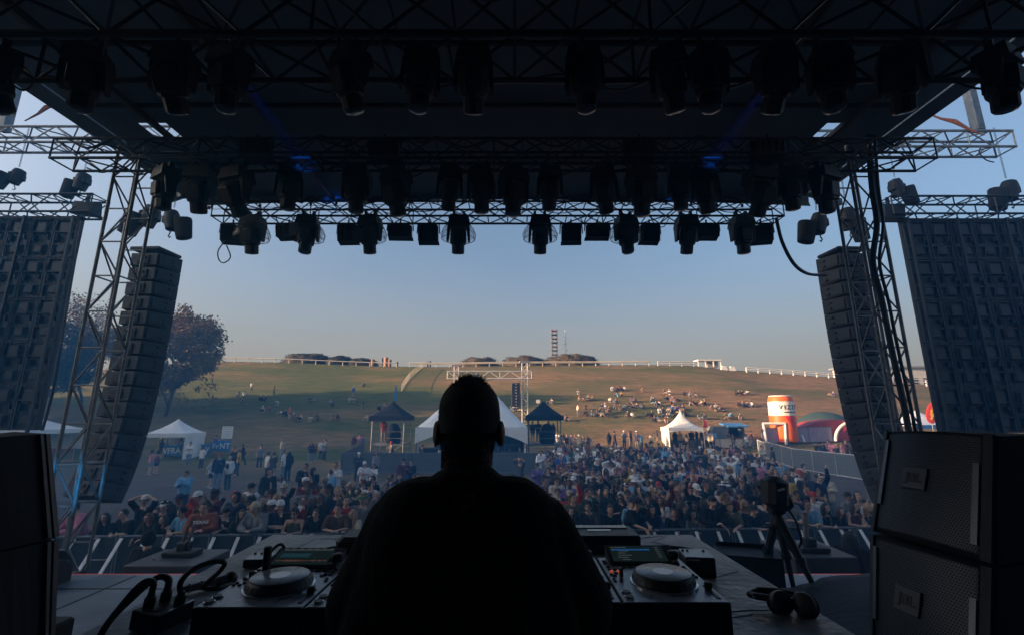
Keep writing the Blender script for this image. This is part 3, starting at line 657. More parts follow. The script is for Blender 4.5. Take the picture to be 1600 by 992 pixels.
# the blue beam that catches the left tower and array foot
sp = bpy.data.lights.new('blue_spot', 'SPOT'); sp.energy = 260; sp.color = (.02, .42, 1.0); sp.spot_size = R(11); sp.spot_blend = .5; sp.shadow_soft_size = .05
so = bpy.data.objects.new('blue_spot', sp); COL.objects.link(so); so.location = (-5.2, 2.6, 2.7); so.rotation_euler = (Vector((-5.2, 2.6, 2.7)) - P(150, 745, 8.4)).to_track_quat('Z', 'Y').to_euler()

for s_ in (1, -1):
    a = P(350 if s_ > 0 else 1238, 84, 4.0); b_ = P(520 if s_ > 0 else 1062, 318, 9.4); bl = bpy.data.lights.new('blue_beam', 'SPOT'); bl.energy = 380; bl.color = (.01, .16, 1.0); bl.spot_size = R(7); bl.spot_blend = .7; bl.shadow_soft_size = .03
    bo = bpy.data.objects.new('blue_beam', bl); COL.objects.link(bo); bo.location = a; bo.rotation_euler = (a - b_).to_track_quat('Z', 'Y').to_euler()

rg = random.Random(40)
for lab, x0, x1, y, z, amp, r_ in (('cable loom sagging in loops along the front lighting truss', -6.2, 5.6, 8.9, 8.30, .16, .016), ('thin cable zigzagging along the front lighting truss', -6.2, 5.4, 9.28, 8.22, .10, .010),
    ('cable loom sagging in loops along the middle lighting truss', -7.5, 6.9, 6.86, 8.36, .22, .018), ('thin cable wandering along the middle lighting truss', -7.4, 6.8, 7.2, 8.0, .12, .012),
    ('thick cable loom sagging along the near lighting truss', -6.9, 6.4, 3.1, 7.32, .16, .022), ('thin cable drooping below the near lighting truss', -6.9, 6.2, 3.62, 6.82, .12, .010)):
    pts = [(x0, y, z)]; x = x0
    while x < x1 - .5:
        w = rg.uniform(.35, 1.1); x += w; pts += [(x - w / 2, y + rg.uniform(-.06, .06), z - amp * rg.uniform(.5, 1.4)), (x, y + rg.uniform(-.05, .05), z + rg.uniform(-.03, .03))]
    cable(pts, r_, lab, group='cable looms on the trusses', name='cable_loom')
for k, (px, y) in enumerate(((430, 9.0), (905, 9.0), (1130, 8.95), (1015, 9.0))):
    a = P(px, 338, y); cable([a, a + Vector((.12, 0, -.20)), a + Vector((.28, 0, -.24)), a + Vector((.42, 0, -.02))], .010, '%s small cable loop hanging between lamps of the front truss, from the left' % ordn[k], group='small loops on the front truss')
# ---------------------------------------------------------------- organic bodies
def organic(mb, voxel, smooth=4, fac=.5):
    me = mb.mesh('raw'); o = bpy.data.objects.new('raw', me); COL.objects.link(o)
    r = o.modifiers.new('r', 'REMESH'); r.mode = 'VOXEL'; r.voxel_size = voxel; r.use_smooth_shade = True
    if smooth: s = o.modifiers.new('s', 'SMOOTH'); s.factor = fac; s.iterations = smooth
    out = bpy.data.meshes.new_from_object(o.evaluated_get(bpy.context.evaluated_depsgraph_get())); bpy.data.objects.remove(o); bpy.data.meshes.remove(me)
    out.polygons.foreach_set('use_smooth', [True] * len(out.polygons)); return out
def displace(me, fn):
    co = [v.co.copy() for v in me.vertices]; no = [v.normal.copy() for v in me.vertices]
    me.vertices.foreach_set('co', [t for c, n in zip(co, no) for t in (c + n * fn(c))]); me.update()
def hand(mb, w, d, up, s=1.0, curl=.5, side=1):
    """palm from the wrist w along d, palm normal 'up' (fingers curl away from it), four fingers and a thumb"""
    w = Vector(w); d = Vector(d).normalized(); up = Vector(up); up = (up - d * up.dot(d)).normalized(); x = d.cross(up) * side
    for k in (-1, 0, 1): mb.cap(w + x * k * .022 * s, w + d * .085 * s + x * k * .028 * s, .014 * s, .012 * s, 8)
    for k, ln in enumerate((.068, .078, .072, .056)):
        a = w + d * .088 * s + x * (.033 - .022 * k) * s; b_ = a + (d - up * curl * .6).normalized() * ln * .5 * s; c = b_ + (d * (1 - curl) - up * curl * 1.1).normalized() * ln * .55 * s
        mb.cap(a, b_, .0085 * s, .008 * s, 8); mb.cap(b_, c, .008 * s, .0065 * s, 8)
    a = w + d * .025 * s + x * .03 * s; b_ = a + (d * .6 + x * .8).normalized() * .04 * s; mb.cap(a, b_, .011 * s, .01 * s, 8); mb.cap(b_, b_ + (d * .9 + x * .2 - up * curl * .4).normalized() * .034 * s, .0095 * s, .008 * s, 8)

SKIN_DJ = mat('dj_skin', (.22, .12, .085), .55, scale=30, var=.12, bump=.15); TSHIRT = mat('black_tshirt', (.010, .010, .011), .92, scale=14, bump=.35, spec=.2); HAIRD = mat('dark_cropped_hair', (.018, .014, .012), .75, scale=60, bump=.6, fine=300)
dj = MB(); cx, cy = -.118, 1.27
def J(x, y, z): return Vector((cx + x, cy + y, CZ + z))
# head (local: +y away from the camera)
dj.ell(J(0, .02, .0), (.079, .098, .100), 24, 16); dj.ell(J(0, .02, .022), (.078, .092, .068), 24, 16); dj.ell(J(0, .045, -.065), (.062, .07, .07), 20, 12)
dj.cap(J(0, .118, -.02), J(0, .128, -.045), .009, .014, 10)
dj.cap(J(0, -.008, -.06), J(0, -.045, -.20), .063, .067, 20)
for s in (-1, 1):
    dj.ell(J(s * .089, .01, -.048), (.009, .022, .037), 12, 10, Matrix.Rotation(R(-s * 16), 3, 'Z')); dj.ell(J(s * .083, .015, -.062), (.010, .012, .02), 10, 8)
    dj.cap(J(s * .03, -.04, -.19), J(s * .15, -.04, -.25), .045, .04, 14)
    dj.cap(J(s * .18, -.03, -.255), J(s * .285, .02, -.52), .055, .045, 14)
    dj.cap(J(s * .285, .02, -.52), J(s * .20, .27, -.52), .045, .03, 14)
    hand(dj, J(s * .20, .28, -.52), (-s * .35, .9, .03), (0, 0, 1), 1.02, .35, 1 if s < 0 else -1)
    dj.cap(J(s * .10, -.03, -.72), J(s * .115, .0, -1.17), .095, .06, 14); dj.cap(J(s * .115, 0, -1.17), J(s * .12, -.02, -1.57), .058, .042, 14)
    dj.cap(J(s * .12, -.02, -1.59), J(s * .14, .14, -1.615), .042, .032, 12)
for s in (-1, 1): dj.cap(J(s * .085, -.03, -.70), J(s * .10, -.03, -.28), .12, .125, 16)
body = organic(dj, .0065, 3); body.materials.append(SKIN_DJ)
DJ = bpy.data.objects.new('person', body); COL.objects.link(DJ); tag(DJ, 'man seen from behind at the booth in a black t-shirt with short cropped hair', 'person')
for nm, rr in (('hair', 0),):
    h = MB(); h.ell(J(0, .022, -.006), (.0840, .103, .110), 60, 44); h.ell(J(0, .022, .024), (.0825, .097, .076), 40, 26)
    me = h.mesh('hair', HAIRD); bm = bmesh.new(); bm.from_mesh(me)
    kill = [v for v in bm.verts if (v.co.z - CZ) < (-.078 + .05 * mnoise.noise(v.co * 60) if (v.co.y - cy) < .0 else -.088 + (v.co.y - cy) * 1.5)]
    bmesh.ops.delete(bm, geom=kill, context='VERTS'); bm.to_mesh(me); bm.free(); me.polygons.foreach_set('use_smooth', [True] * len(me.polygons))
    ho_ = bpy.data.objects.new('hair', me); COL.objects.link(ho_); ho_.parent = DJ
    rg = random.Random(4); s_ = MB()
    for _ in range(7000):
        a = rg.uniform(0, 6.283); z = rg.uniform(-.95, 1)
        d = Vector((math.cos(a) * math.sqrt(1 - z * z), math.sin(a) * math.sqrt(1 - z * z), z)); 
        p = J(0, .022, -.002) + Vector((d.x * .083, d.y * .102, d.z * .105))
        if p.z - CZ < ((-.078 - .05 * rg.random() ** 1.5) if p.y < cy else -.09 + (p.y - cy) * 1.5): continue
        top = max(0, z); L_ = .004 + .009 * top ** 2 * rg.random() + (.016 * rg.random() if (top > .86 and d.x > -.35) else 0)
        q = p + (d + Vector((rg.gauss(0, .35), rg.gauss(0, .35) + .2, rg.gauss(0, .2)))).normalized() * L_; x = d.orthogonal().normalized() * .0011
        s_.add([p - x, p + x, q], [(0, 1, 2)])
    s_.build('strand', HAIRD, ho_)
ts = MB()
for s in (-1, 1):
    ts.cap(J(s * .04, -.045, -.195), J(s * .155, -.045, -.255), .046, .058, 16)
    ts.cap(J(s * .11, -.04, -.29), J(s * .10, -.03, -.75), .14, .15, 18)
    e_ = .022 if s > 0 else 0
    ts.cap(J(s * (.175 + e_ * .6), -.035, -.272), J(s * (.265 + e_), .01, -.47), .078, .088, 18); ts.cap(J(s * .13, -.06, -.31), J(s * .19, -.03, -.52), .11, .11, 16)
    ts.cap(J(s * (.255 + e_), .01, -.45), J(s * (.268 + e_), .05, -.53), .088, .078, 16)
ts.ell(J(0, -.045, -.158), (.087, .088, .036), 24, 10)
tm = organic(ts, .008, 5)
displace(tm, lambda c: mnoise.noise(Vector((c.x * 9, c.y * 9, c.z * 4))) * .007 + mnoise.noise(Vector((c.x * 26 + c.z * 9, c.y * 20, c.z * 9))) * .003)
tm.materials.append(TSHIRT); o = bpy.data.objects.new('t_shirt', tm); COL.objects.link(o); o.parent = DJ
pn = MB()
for s in (-1, 1): pn.cap(J(s * .10, -.03, -.72), J(s * .115, 0, -1.17), .115, .08, 14); pn.cap(J(s * .115, 0, -1.17), J(s * .12, -.02, -1.54), .078, .062, 14)
tm = organic(pn, .014, 3); tm.materials.append(BLKF); o = bpy.data.objects.new('trousers', tm); COL.objects.link(o); o.parent = DJ
shm = MB()
for s in (-1, 1): shm.cap(J(s * .12, -.03, -1.60), J(s * .145, .16, -1.615), .05, .04, 12)
o = shm.build('shoe', BLK, DJ, 60)

s_ = MB(); rg = random.Random(9)
for _ in range(5200):                          # faded hair down the nape
    a = rg.gauss(-math.pi / 2, .75); t_ = rg.random() ** 1.7; z = -.045 - .085 * t_; r_ = .064 + .004 * (1 - t_) + .008 * max(0, 1 - t_ * 2)
    p = J(math.cos(a) * r_ * 1.02, -.010 - .33 * (abs(z) - .06) * .9 + math.sin(a) * r_, z); s_.add([p + Vector((-.0009, 0, 0)), p + Vector((.0009, 0, 0)), p + Vector((math.cos(a) * .002, math.sin(a) * .002, -.006))], [(0, 1, 2)])
s_.build('nape_stubble', HAIRD, DJ)
# ---------------------------------------------------------------- booth
TZ = CZ - .683
TABM = mat('scuffed_table_top', (.30, .33, .36), .42, scale=3.5, col2=(.17, .19, .21), bump=.5, fine=26)
tb = thing('booth_table', 'wide scuffed grey table carrying the players and headphones', 'table', (0, 0, TZ))
A = [(-1.37, 1.45), (1.10, 1.45), (1.05, 2.87), (-1.40, 2.87)]
mb = MB(); mb.prism(A, -.045, 0); mb.build('tabletop', TABM, tb)
mb = MB()
rg = random.Random(8)
for _ in range(60):
    x, y = rg.uniform(-1.3, 1.0), rg.uniform(1.5, 2.82); a = rg.gauss(0, .7) + (1.57 if rg.random() < .3 else 0); l = rg.uniform(.05, .45); pts = [(x + math.cos(a) * l * k / 6, y + math.sin(a) * l * k / 6 + rg.gauss(0, .003), .0008) for k in range(7)]
    pts = [p for p in pts if -1.3 < p[0] < 1.04 and 1.47 < p[1] < 2.85]
    if len(pts) > 2: mb.path(pts, .0012, 3)
mb.build('scratch', mat('scratch_mark', (.035, .035, .038), .8), tb)
MB().prism([(-1.38, 1.44), (1.11, 1.44), (1.06, 2.88), (-1.41, 2.88)], -.09, -.046).build('edge_frame', ALUB, tb)
for x, y in ((-1.3, 1.52), (1.0, 1.52), (-1.3, 2.78), (.96, 2.78)): MB().box((x, y, -.53), (.05, .05, .87)).build('leg', ALUB, tb)

PLG = mat('player_graphite', (.25, .28, .33), .30, .1, var=.08, scale=20, bump=.05); PLB = mat('player_black_plastic', (.008, .0085, .010), .5, bump=.05, scale=30)
RING = mat('silver_ring', (.5, .52, .55), .25, .9); JOGD = mat('jog_display', (.45, .48, .52), .3, emit=(.45, .55, .7), es=.02); LEDR = mat('amber_button', (.5, .08, .03), .4, emit=(1, .16, .06), es=.10)
SCR = mat('screen_glass', (.012, .02, .022), .12, emit=(.10, .19, .21), es=.015); SCT = mat('screen_trace', (.3, .1, .05), .4, emit=(.9, .3, .12), es=.03); SCB = mat('screen_blue_bar', (.02, .1, .3), .4, emit=(.03, .25, .75), es=.06); SCW = mat('screen_text', (.10, .11, .12), .4, emit=(.6, .7, .75), es=.025); SCK = mat('screen_teal', (.02, .1, .12), .4, emit=(.05, .22, .26), es=.03)
def player(x, y, label, rz=0, style=0):
    t = thing('media_player', label, 'media player', (x, y, TZ), rz, 'media players on the booth table')
    w, d, h = .329, .453, .118; T = h
    mb = MB(); mb.hull8([(-w / 2, 0, .012), (w / 2, 0, .012), (w / 2, d, .012), (-w / 2, d, .012)], [(-w / 2, 0, T), (w / 2, 0, T), (w / 2, d, T), (-w / 2, d, T)]); mb.build('body', PLB, t)
    MB().box((0, d / 2, T + .001), (w - .006, d - .004, .004), bev=.002).build('top_plate', PLG, t)
    for fx in (-.13, .13):
        for fy in (.04, .41): MB().lathe([(.018, 0), (.018, .014)], (fx, fy, 0), 10).build('foot', PLB, t)
    # screen block, tilted
    Mx = Matrix.Translation((0, .345, T + .004)) @ Matrix.Rotation(R(16), 4, 'X')
    mb = MB(); mb.M = Mx; mb.hull8([(-.132, 0, -.0), (.132, 0, -.0), (.128, .118, -.03), (-.128, .118, -.03)], [(-.132, 0, .008), (.132, 0, .008), (.132, .118, .012), (-.132, .118, .012)]); sb = mb.build('screen_block', PLB, t)
    mb = MB(); mb.M = Mx; mb.box((-.012, .06, .0125), (.21, .098, .004)); mb.build('screen', SCR, sb)
    mb = MB(); mb.M = Mx; m2 = MB(); m2.M = Mx; m3 = MB(); m3.M = Mx
    if style == 0:
        rg = random.Random(3)
        for k in range(46):
            hh = abs(mnoise.noise(Vector((k * .37, 1, 2)))) * .018 + .001; mb.box((-.105 + k * .0042, .028, .0152), (.0024, hh, .0006))
        m2.box((-.045, .062, .0152), (.11, .024, .0006)); m3.box((-.01, .098, .0152), (.19, .003, .0006))
        for k in range(7): m3.box((-.1 + k * .03, .105, .0152), (.014, .003, .0006))
        mb.build('waveform', SCT, sb); m2.build('track_bar', SCK, sb); m3.build('text_line', SCW, sb)
    else:
        m2.box((-.035, .082, .0152), (.15, .009, .0006)); m2.build('selected_row', SCB, sb)
        for k in range(6): m3.box((-.075 + .01 * (k % 2), .097 - k * .014 - (.010 if k else 0), .0152), (.05 - .01 * (k % 3), .0025, .0006)); m3.box((.07, .097 - k * .013, .0152), (.014, .0022, .0006))
        m3.build('text_line', SCW, sb); mb.box((-.108, .095, .0152), (.006, .006, .0006)); mb.box((-.108, .083, .0152), (.006, .006, .0006)); mb.build('row_icon', SCT, sb)
    MB().lathe([(.019, 0), (.021, .01), (.019, .024), (.014, .027)], (.122, .385, T + .02), 18).build('browse_knob', PLB, t, 40)
    MB().lathe([(.012, 0), (.012, .018), (.008, .02)], (.112, .345, T + .004), 14).build('back_knob', PLB, t, 40)
    # jog wheel
    jx, jy = .012, .165; j = MB(); j.lathe([(.112, 0), (.112, .006), (.106, .008)], (jx, jy, T + .003), 56); jr = j.build('jog_bezel', RING, t, 30)
    j = MB(); j.lathe([(.104, .004), (.106, .012), (.096, .030), (.09, .034)], (jx, jy, T + .003), 56)
    for k in range(28):
        a = 2 * math.pi * k / 28; j.box((jx + math.cos(a) * .0995, jy + math.sin(a) * .0995, T + .020), (.008, .011, .020), Matrix.Rotation(a, 3, 'Z') @ Matrix.Rotation(R(-24), 3, 'Y'), bev=.003)
    j.build('jog_rim', PLB, t, 30)
    j = MB(); j.lathe([(.0915, .03), (.0915, .036), (.0895, .037)], (jx, jy, T + .003), 56); jp = j.build('jog_plate', mat('jog_plate_metal', (.25, .28, .32), .30, .2, var=.06, scale=40), t, 30)
    j = MB(); j.lathe([(.033, .0365), (.033, .0380)], (jx, jy, T + .003), 32); j.build('jog_display', JOGD, jp)
    # buttons
    mb = MB()
    for k in range(8): mb.box((-.088 + k * .0275, .322, T + .005), (.019, .006, .006), bev=.001)
    for (bx, by) in ((-.145, .33), (-.145, .30), (-.125, .30), (-.147, .375), (-.125, .375), (-.147, .40), (.138, .305), (.138, .28), (.120, .28), (.140, .33), (-.13, .26), (-.14, .235)): mb.box((bx, by, T + .005), (.014, .007, .006), bev=.001)
    for (bx, by) in ((-.15, .20), (-.125, .20), (-.15, .18), (-.13, .18), (.142, .24), (.146, .22), (-.11, .272), (.11, .27), (-.15, .245)): mb.lathe([(.006, 0), (.006, .004), (.004, .005)], (bx, by, T + .003), 10)
    mb.build('button', PLB, t)
    for bx in (-.143, -.118): MB().lathe([(.0062, 0), (.0062, .004), (.005, .005)], (bx, .277, T + .003), 12).build('lit_button', LEDR, t)
    for k, by in enumerate((.035, .075)):
        MB().lathe([(.0165, 0), (.0165, .004), (.015, .005)], (-.138, by, T + .003), 22).build('play_button' if k == 0 else 'cue_button', RING, t, 30); MB().lathe([(.0135, 0), (.0135, .0062)], (-.138, by, T + .003), 22).build('button_face', PLB, t, 30)
    MB().box((.142, .085, T + .004), (.012, .115, .003)).build('slider_slot', PLB, t); MB().box((.142, .11, T + .014), (.022, .018, .022), bev=.003).build('slider_cap', PLB, t)
    MB().box((-.118, .228, T + .018), (.012, .016, .03), bev=.002).build('loop_lever', PLB, t); MB().box((.105, .318, T + .016), (.009, .014, .026), bev=.002).build('direction_lever', PLB, t)
    return t
player(-.792, 1.515, 'outermost left player with a dim brown waveform on its screen')
player(-.458, 1.515, 'left player beside the man, mostly hidden by his arm')
player(.173, 1.552, 'right player beside the man, only its edge strip showing', 0, 1)
player(.508, 1.552, 'outermost right player with a blue selected row on its screen', 0, 1)
mx = thing('dj_mixer', 'black mixer between the two pairs of players, hidden behind the man', 'mixer', (-.143, 1.53, TZ)); MB().box((0, .22, .06), (.29, .44, .10), bev=.004).build('body', PLB, mx)
mb = MB()
for i in range(5):
    for k in range(5): mb.lathe([(.009, 0), (.008, .018)], (-.11 + i * .055, .16 + k * .05, .11), 10)
mb.build('knob', PLB, mx)
for i in range(4): MB().box((-.09 + i * .06, .08, .12), (.014, .02, .018), bev=.002).build('fader', RING, mx)
def pt(px, py, z): p = PZ(px, py, TZ + z); return p
# things on the table
t = thing('rack_unit', 'low black unit with a pale strip on top, behind the right players', 'audio unit', pt(948, 868, 0) + Vector((0, .13, 0)))
mb = MB(); mb.box((0, 0, .045), (.36, .22, .085), bev=.006); mb.build('body', PLB, t); MB().box((-.01, .0, .0895), (.12, .03, .003)).build('light_strip', JOGD, t); MB().box((0, .07, .09), (.30, .06, .006), bev=.002).build('top_ridge', PLG, t)
t = thing('rack_unit', 'black unit with rounded top behind the left players, next to the man', 'audio unit', pt(560, 872, 0) + Vector((0, .12, 0)))
MB().box((0, 0, .045), (.26, .20, .085), bev=.02).build('body', PLB, t); MB().box((.05, -.02, .09), (.14, .04, .006), bev=.002).build('top_ridge', PLG, t)
t = thing('hub_box', 'small tall black box with a pale top standing on the right side of the table', 'box', pt(1102, 904, 0) + Vector((-.005, .07, 0)), R(-6))
MB().box((0, 0, .04), (.125, .13, .08), bev=.004).build('body', PLB, t); MB().box((0, 0, .0815), (.12, .125, .004)).build('lid', mat('grey_lid', (.30, .32, .34), .35, .4), t); MB().box((-.03, -.0658, .072), (.05, .002, .006)).build('label_strip', WHTP, t)
for k in (-.05, -.03, .04): MB().lathe([(.006, 0), (.006, .006)], (k, .03, .083), 10).build('knob', PLB, t)
t = thing('hub_box', 'flat grey-topped box behind the left player', 'box', pt(395, 889, 0) + Vector((0, .06, 0)), R(4))
MB().box((0, 0, .02), (.11, .11, .035), bev=.004).build('body', PLB, t); MB().box((0, 0, .0385), (.105, .105, .003)).build('lid', mat('grey_lid', (.3, .32, .34), .35, .4), t)
for k in (-.04, -.01, .02): MB().lathe([(.006, 0), (.006, .006)], (k, .03, .04), 10).build('knob', PLB, t)
p = pt(414, 905, .12); t = thing('gooseneck_lamp', 'stubby black cylinder lamp standing at the back corner of the left player', 'lamp', (p.x, p.y, TZ + .118)); MB().lathe([(.012, 0), (.0135, .004), (.0135, .105), (.011, .11)], seg=18).build('stem', PLB, t, 40)
cable([pt(418, 884, .11), pt(420, 868, .14), pt(428, 856, .18), pt(440, 850, .19), pt(446, 862, .14), pt(450, 880, .03)], .006, 'black cable arching up behind the left player', group='cables on the table')
cable([pt(1032, 862, .02), pt(1050, 855, .03), pt(1075, 858, .03), pt(1096, 864, .008), pt(1080, 872, .008), pt(1050, 878, .006), pt(1035, 870, .01)], .009, 'coiled black cable with a red plug behind the right player', group='cables on the table')
tag(MB().tube(pt(1024, 859, .02), pt(1036, 863, .02), .009, 8).build('red_plug', mat('red_plug', (.35, .01, .03), .5)), 'red plug lying at the end of the coiled cable on the right', 'plug')
cable([pt(500, 862, .02), pt(520, 855, .03), pt(545, 858, .02), pt(560, 850, .01)], .008, 'black cable lying behind the left player near the man', group='cables on the table')
# headphones
hp = thing('headphones', 'large black folding headphones lying on the right corner of the table', 'headphones', pt(1238, 965, 0) + Vector((0, .03, 0)), R(-22)); hp.scale = (.88, .88, .88)
for x, y, a in ((-.015, -.01, 20), (.062, .0, -25)):
    rt = Matrix.Rotation(R(a), 3, 'Z') @ Matrix.Rotation(R(62), 3, 'X'); mb = MB(); mb.lathe([(.030, -.024), (.042, -.020), (.044, .0), (.038, .014), (.02, .02)], (x, y, .045), 24, rt); c = mb.build('ear_cup', PLB, hp, 40)
    MB().lathe([(.040, -.04), (.046, -.035), (.046, -.024), (.04, -.02)], (x, y, .045), 24, rt).build('ear_pad', BLKF, c, 40)
mb = MB(); pts = [Vector((.075, .03, .055)), Vector((.05, .085, .05)), Vector((-.01, .10, .05)), Vector((-.085, .085, .05)), Vector((-.125, .05, .04)), Vector((-.10, .02, .045)), Vector((-.05, .005, .05))]
for i in range(len(pts) - 1): mb.cap(pts[i], pts[i + 1], .013, .013, 10)
mb.build('headband', PLB, hp, 60); MB().box((-.10, .018, .045), (.04, .012, .02), bev=.004).build('hinge', RING, hp)
# bottom left: power box, plugs, thick cables, taped microphone
pb = PZ(252, 975, TZ); pb.z = TZ; t = thing('power_box', 'black power distribution box with plugged cables at the lower left', 'power box', pb, R(-12)); t.scale = (.66, .66, .66)
MB().box((0, 0, .045), (.17, .20, .09), Matrix.Rotation(R(4), 3, 'Y'), bev=.005).build('body', PLB, t); MB().box((.086, 0, .085), (.004, .195, .006)).build('edge_trim', RING, t)
for x, y in ((.045, .045), (.02, -.055)):
    MB().lathe([(.020, 0), (.020, .005), (.015, .006)], (x, y, .088), 20).build('socket', mat('socket_ring', (.12, .12, .13), .35, .5), t, 40); MB().box((x, y, .095), (.014, .008, .004)).build('socket_slot', PLB, t)
def wp(x, y, z):
    x, y, z = x * .66, y * .66, z * .66; c, s_ = math.cos(R(-12)), math.sin(R(-12)); return pb + Vector((x * c - y * s_, x * s_ + y * c, z))
for k, (x, y, l, lab) in enumerate(((-.045, .045, .075, 'tallest'), (-.055, -.035, .07, 'outer'), (.045, .045, .05, 'inner'))):
    tag(MB().tube(wp(x, y, .09), wp(x + .004, y, .09 + l * .6), .017, 12).tube(wp(x + .004, y, .09 + l * .6), wp(x + .006, y, .09 + l), .013, 12, .010).build('cable_plug', PLB, None, 40), '%s black plug standing in the power box at lower left' % lab, 'plug', 'plugs in the power box')
cable([wp(-.04, .045, .15), wp(-.05, .05, .19), wp(-.10, .03, .20), wp(-.15, -.04, .13), wp(-.18, -.14, .02), wp(-.19, -.2, -.2)], .011, 'thick black cable arching out of the power box and off the table edge', group='thick cables at lower left')
cable([wp(-.05, -.035, .15), wp(-.055, -.03, .20), wp(-.10, -.05, .20), wp(-.14, -.10, .12), wp(-.15, -.18, .01), wp(-.16, -.24, -.2)], .010, 'second thick black cable looping beside the first on the power box', group='thick cables at lower left')
cable([wp(.05, .045, .12), PZ(282, 910, TZ + .13), PZ(300, 890, TZ + .16), PZ(328, 878, TZ + .17), PZ(350, 878, TZ + .16), PZ(345, 890, TZ + .13), PZ(325, 908, TZ + .06), PZ(318, 918, TZ + .03), PZ(340, 918, TZ + .03), PZ(362, 912, TZ + .02)], .009, 'long black cable bent in a sharp loop towards the left player', group='thick cables at lower left')
a, b_ = PZ(282, 922, TZ + .02), PZ(352, 905, TZ + .02)
t = thing('microphone', 'microphone with a grey and silver taped handle lying on the table left of the players', 'microphone', a); d = b_ - a; mb = MB()
mb.path([d * k / 6 for k in range(7)], [.012, .013, .014, .015, .016, .018, .02], 12); mb.build('handle', mat('marbled_tape', (.16, .12, .12), .4, .2, scale=60, col2=(.05, .05, .055)), t, 60)
for k in (.15, .42, .7): mb = MB(); mb.tube(d * k, d * (k + .04), .0175, 12); mb.build('tape_band', RING, t)
mb = MB(); mb.ell(d * 1.12, (.027, .027, .027), 16, 10); mb.build('head_grille', PLB, t)

# ---------------------------------------------------------------- side-fill speakers
GRL = mat('perforated_grille', (.05, .06, .075), .4, .5, var=.1, scale=20); GRB = mat('grille_foam', (.006, .006, .007), .95)
def hexgrille(mb, W_, H_, pos, pitch, hole):
    nx = int(W_ / pitch); ny = int(H_ / (pitch * .866))
    for j in range(ny):
        for i in range(nx):
            cu = (i + .5 + .5 * (j % 2)) / (nx + .5); cv = (j + .5) / ny; vs = []
            for rr in (1.0, hole):
                for k in range(6):
                    a = math.pi / 6 + k * math.pi / 3; vs.append(pos(cu + math.cos(a) * .577 * rr / nx, cv + math.sin(a) * .577 * rr * 1.155 / ny))
            mb.add(vs, [(k, (k + 1) % 6, 6 + (k + 1) % 6, 6 + k) for k in range(6)])
def sidefill(label, q, out, depth, grille=True, words=None, name='side_fill_speaker', grp='side-fill speaker boxes'):
    TL, TR, BR, BL = [Vector(v) for v in q]; o0 = (TL + TR + BR + BL) / 4
    TL, TR, BR, BL = [v - o0 for v in (TL, TR, BR, BL)]
    nrm = (TR - TL).cross(BL - TL).normalized()
    if nrm.dot(Vector(out)) > 0: nrm = -nrm
    t = thing(name, label, 'loudspeaker', o0, 0, grp); back = Vector(out).normalized() * depth
    mb = MB(); n = 10; vs = []
    for i in range(n + 1):                     # bulging front baffle, closed body behind it
        u = i / n; f = nrm * .035 * 4 * u * (1 - u)
        vs += [TL.lerp(TR, u) + f, BL.lerp(BR, u) + f]
    k = len(vs); vs += [TL + back, BL + back, TR + back * 1.0, BR + back * 1.0]
    fs = [(2 * i, 2 * i + 1, 2 * i + 3, 2 * i + 2) for i in range(n)]
    fs += [(k, k + 1, 1, 0), (2 * n, 2 * n + 1, k + 3, k + 2), (k + 2, k + 3, k + 1, k), tuple([2 * i for i in range(n, -1, -1)] + [k, k + 2][::1]), tuple([2 * i + 1 for i in range(n + 1)] + [k + 3, k + 1])]
    mb.add(vs, fs); mb.build('cabinet', mat('speaker_cabinet_paint', (.007, .007, .009), .75, bump=.12, scale=4, fine=200, spec=.15), t)
    def q_(u, v, off=0):
        return (TL.lerp(TR, u)).lerp(BL.lerp(BR, u), v) + nrm * (.035 * 4 * u * (1 - u) + off)
    if grille:
        mb = MB(); mb.add([q_(i / n, v, .004) for i in range(1, n) for v in (.03, .96)], [(2 * i, 2 * i + 1, 2 * i + 3, 2 * i + 2) for i in range(n - 2)]); mb.build('grille_foam', GRB, t)
        mb = MB(); hexgrille(mb, (TR - TL).length, (BL - TL).length, lambda u, v: q_(.065 + .84 * min(max(u, 0), 1), .03 + .93 * min(max(v, 0), 1), .010), .0145, .70)
        mb.build('grille', GRL, t)
        for u0, u1, v0, v1 in ((.925, .985, .0, 1), (.02, .06, .0, 1.0), (.06, .10, .10, .74), (.865, .905, .26, .90)):
            mb = MB(); mb.hull8([q_(u0, v1, .006), q_(u1, v1, .006), q_(u1, v0, .006), q_(u0, v0, .006)], [q_(u0, v1, .02), q_(u1, v1, .02), q_(u1, v0, .02), q_(u0, v0, .02)]); mb.build('grille_strip', BLK if u0 in (.925, .02) else mat('blue_grey_strip', (.07, .085, .11), .35, .3), t)
    else:
        for u0, u1 in ((.86, .90), (.93, .99)):
            mb = MB(); mb.hull8([q_(u0, .99, .002), q_(u1, .99, .002), q_(u1, .01, .002), q_(u0, .01, .002)], [q_(u0, .99, .016), q_(u1, .99, .016), q_(u1, .01, .016), q_(u0, .01, .016)]); mb.build('edge_rib', BLK, t)
    if words:
        c = q_(.42, .46, .014); xx = q_(.6, .46) - q_(.3, .46); yy = q_(.42, .3) - q_(.42, .6); M = frame_M(c, xx, yy)
        if (M.to_3x3() @ Vector((0, 0, 1))).dot(nrm) < 0: pass
        mb = MB(); mb.M = M; mb.box((0, 0, 0), (.13, .11, .012), bev=.003); bdg = mb.build('badge', mat('badge_plate', (.045, .048, .052), .4, .4), t)
        M2 = M.copy(); M2.translation = c + nrm * .0075; text_mb(words, .062, .001, M2, .0025, 0, 1.0).build('badge_lettering', mat('badge_ink', (.004, .004, .004), .6), bdg)
    return t
q1 = [P(1385, 675, 2.70), P(1562, 681, 2.12), P(1560, 884, 2.06), P(1363, 829, 2.62)]
q2 = [P(1362, 834, 2.62), P(1560, 890, 2.06), P(1556, 1130, 1.98), P(1362, 1010, 2.56)]
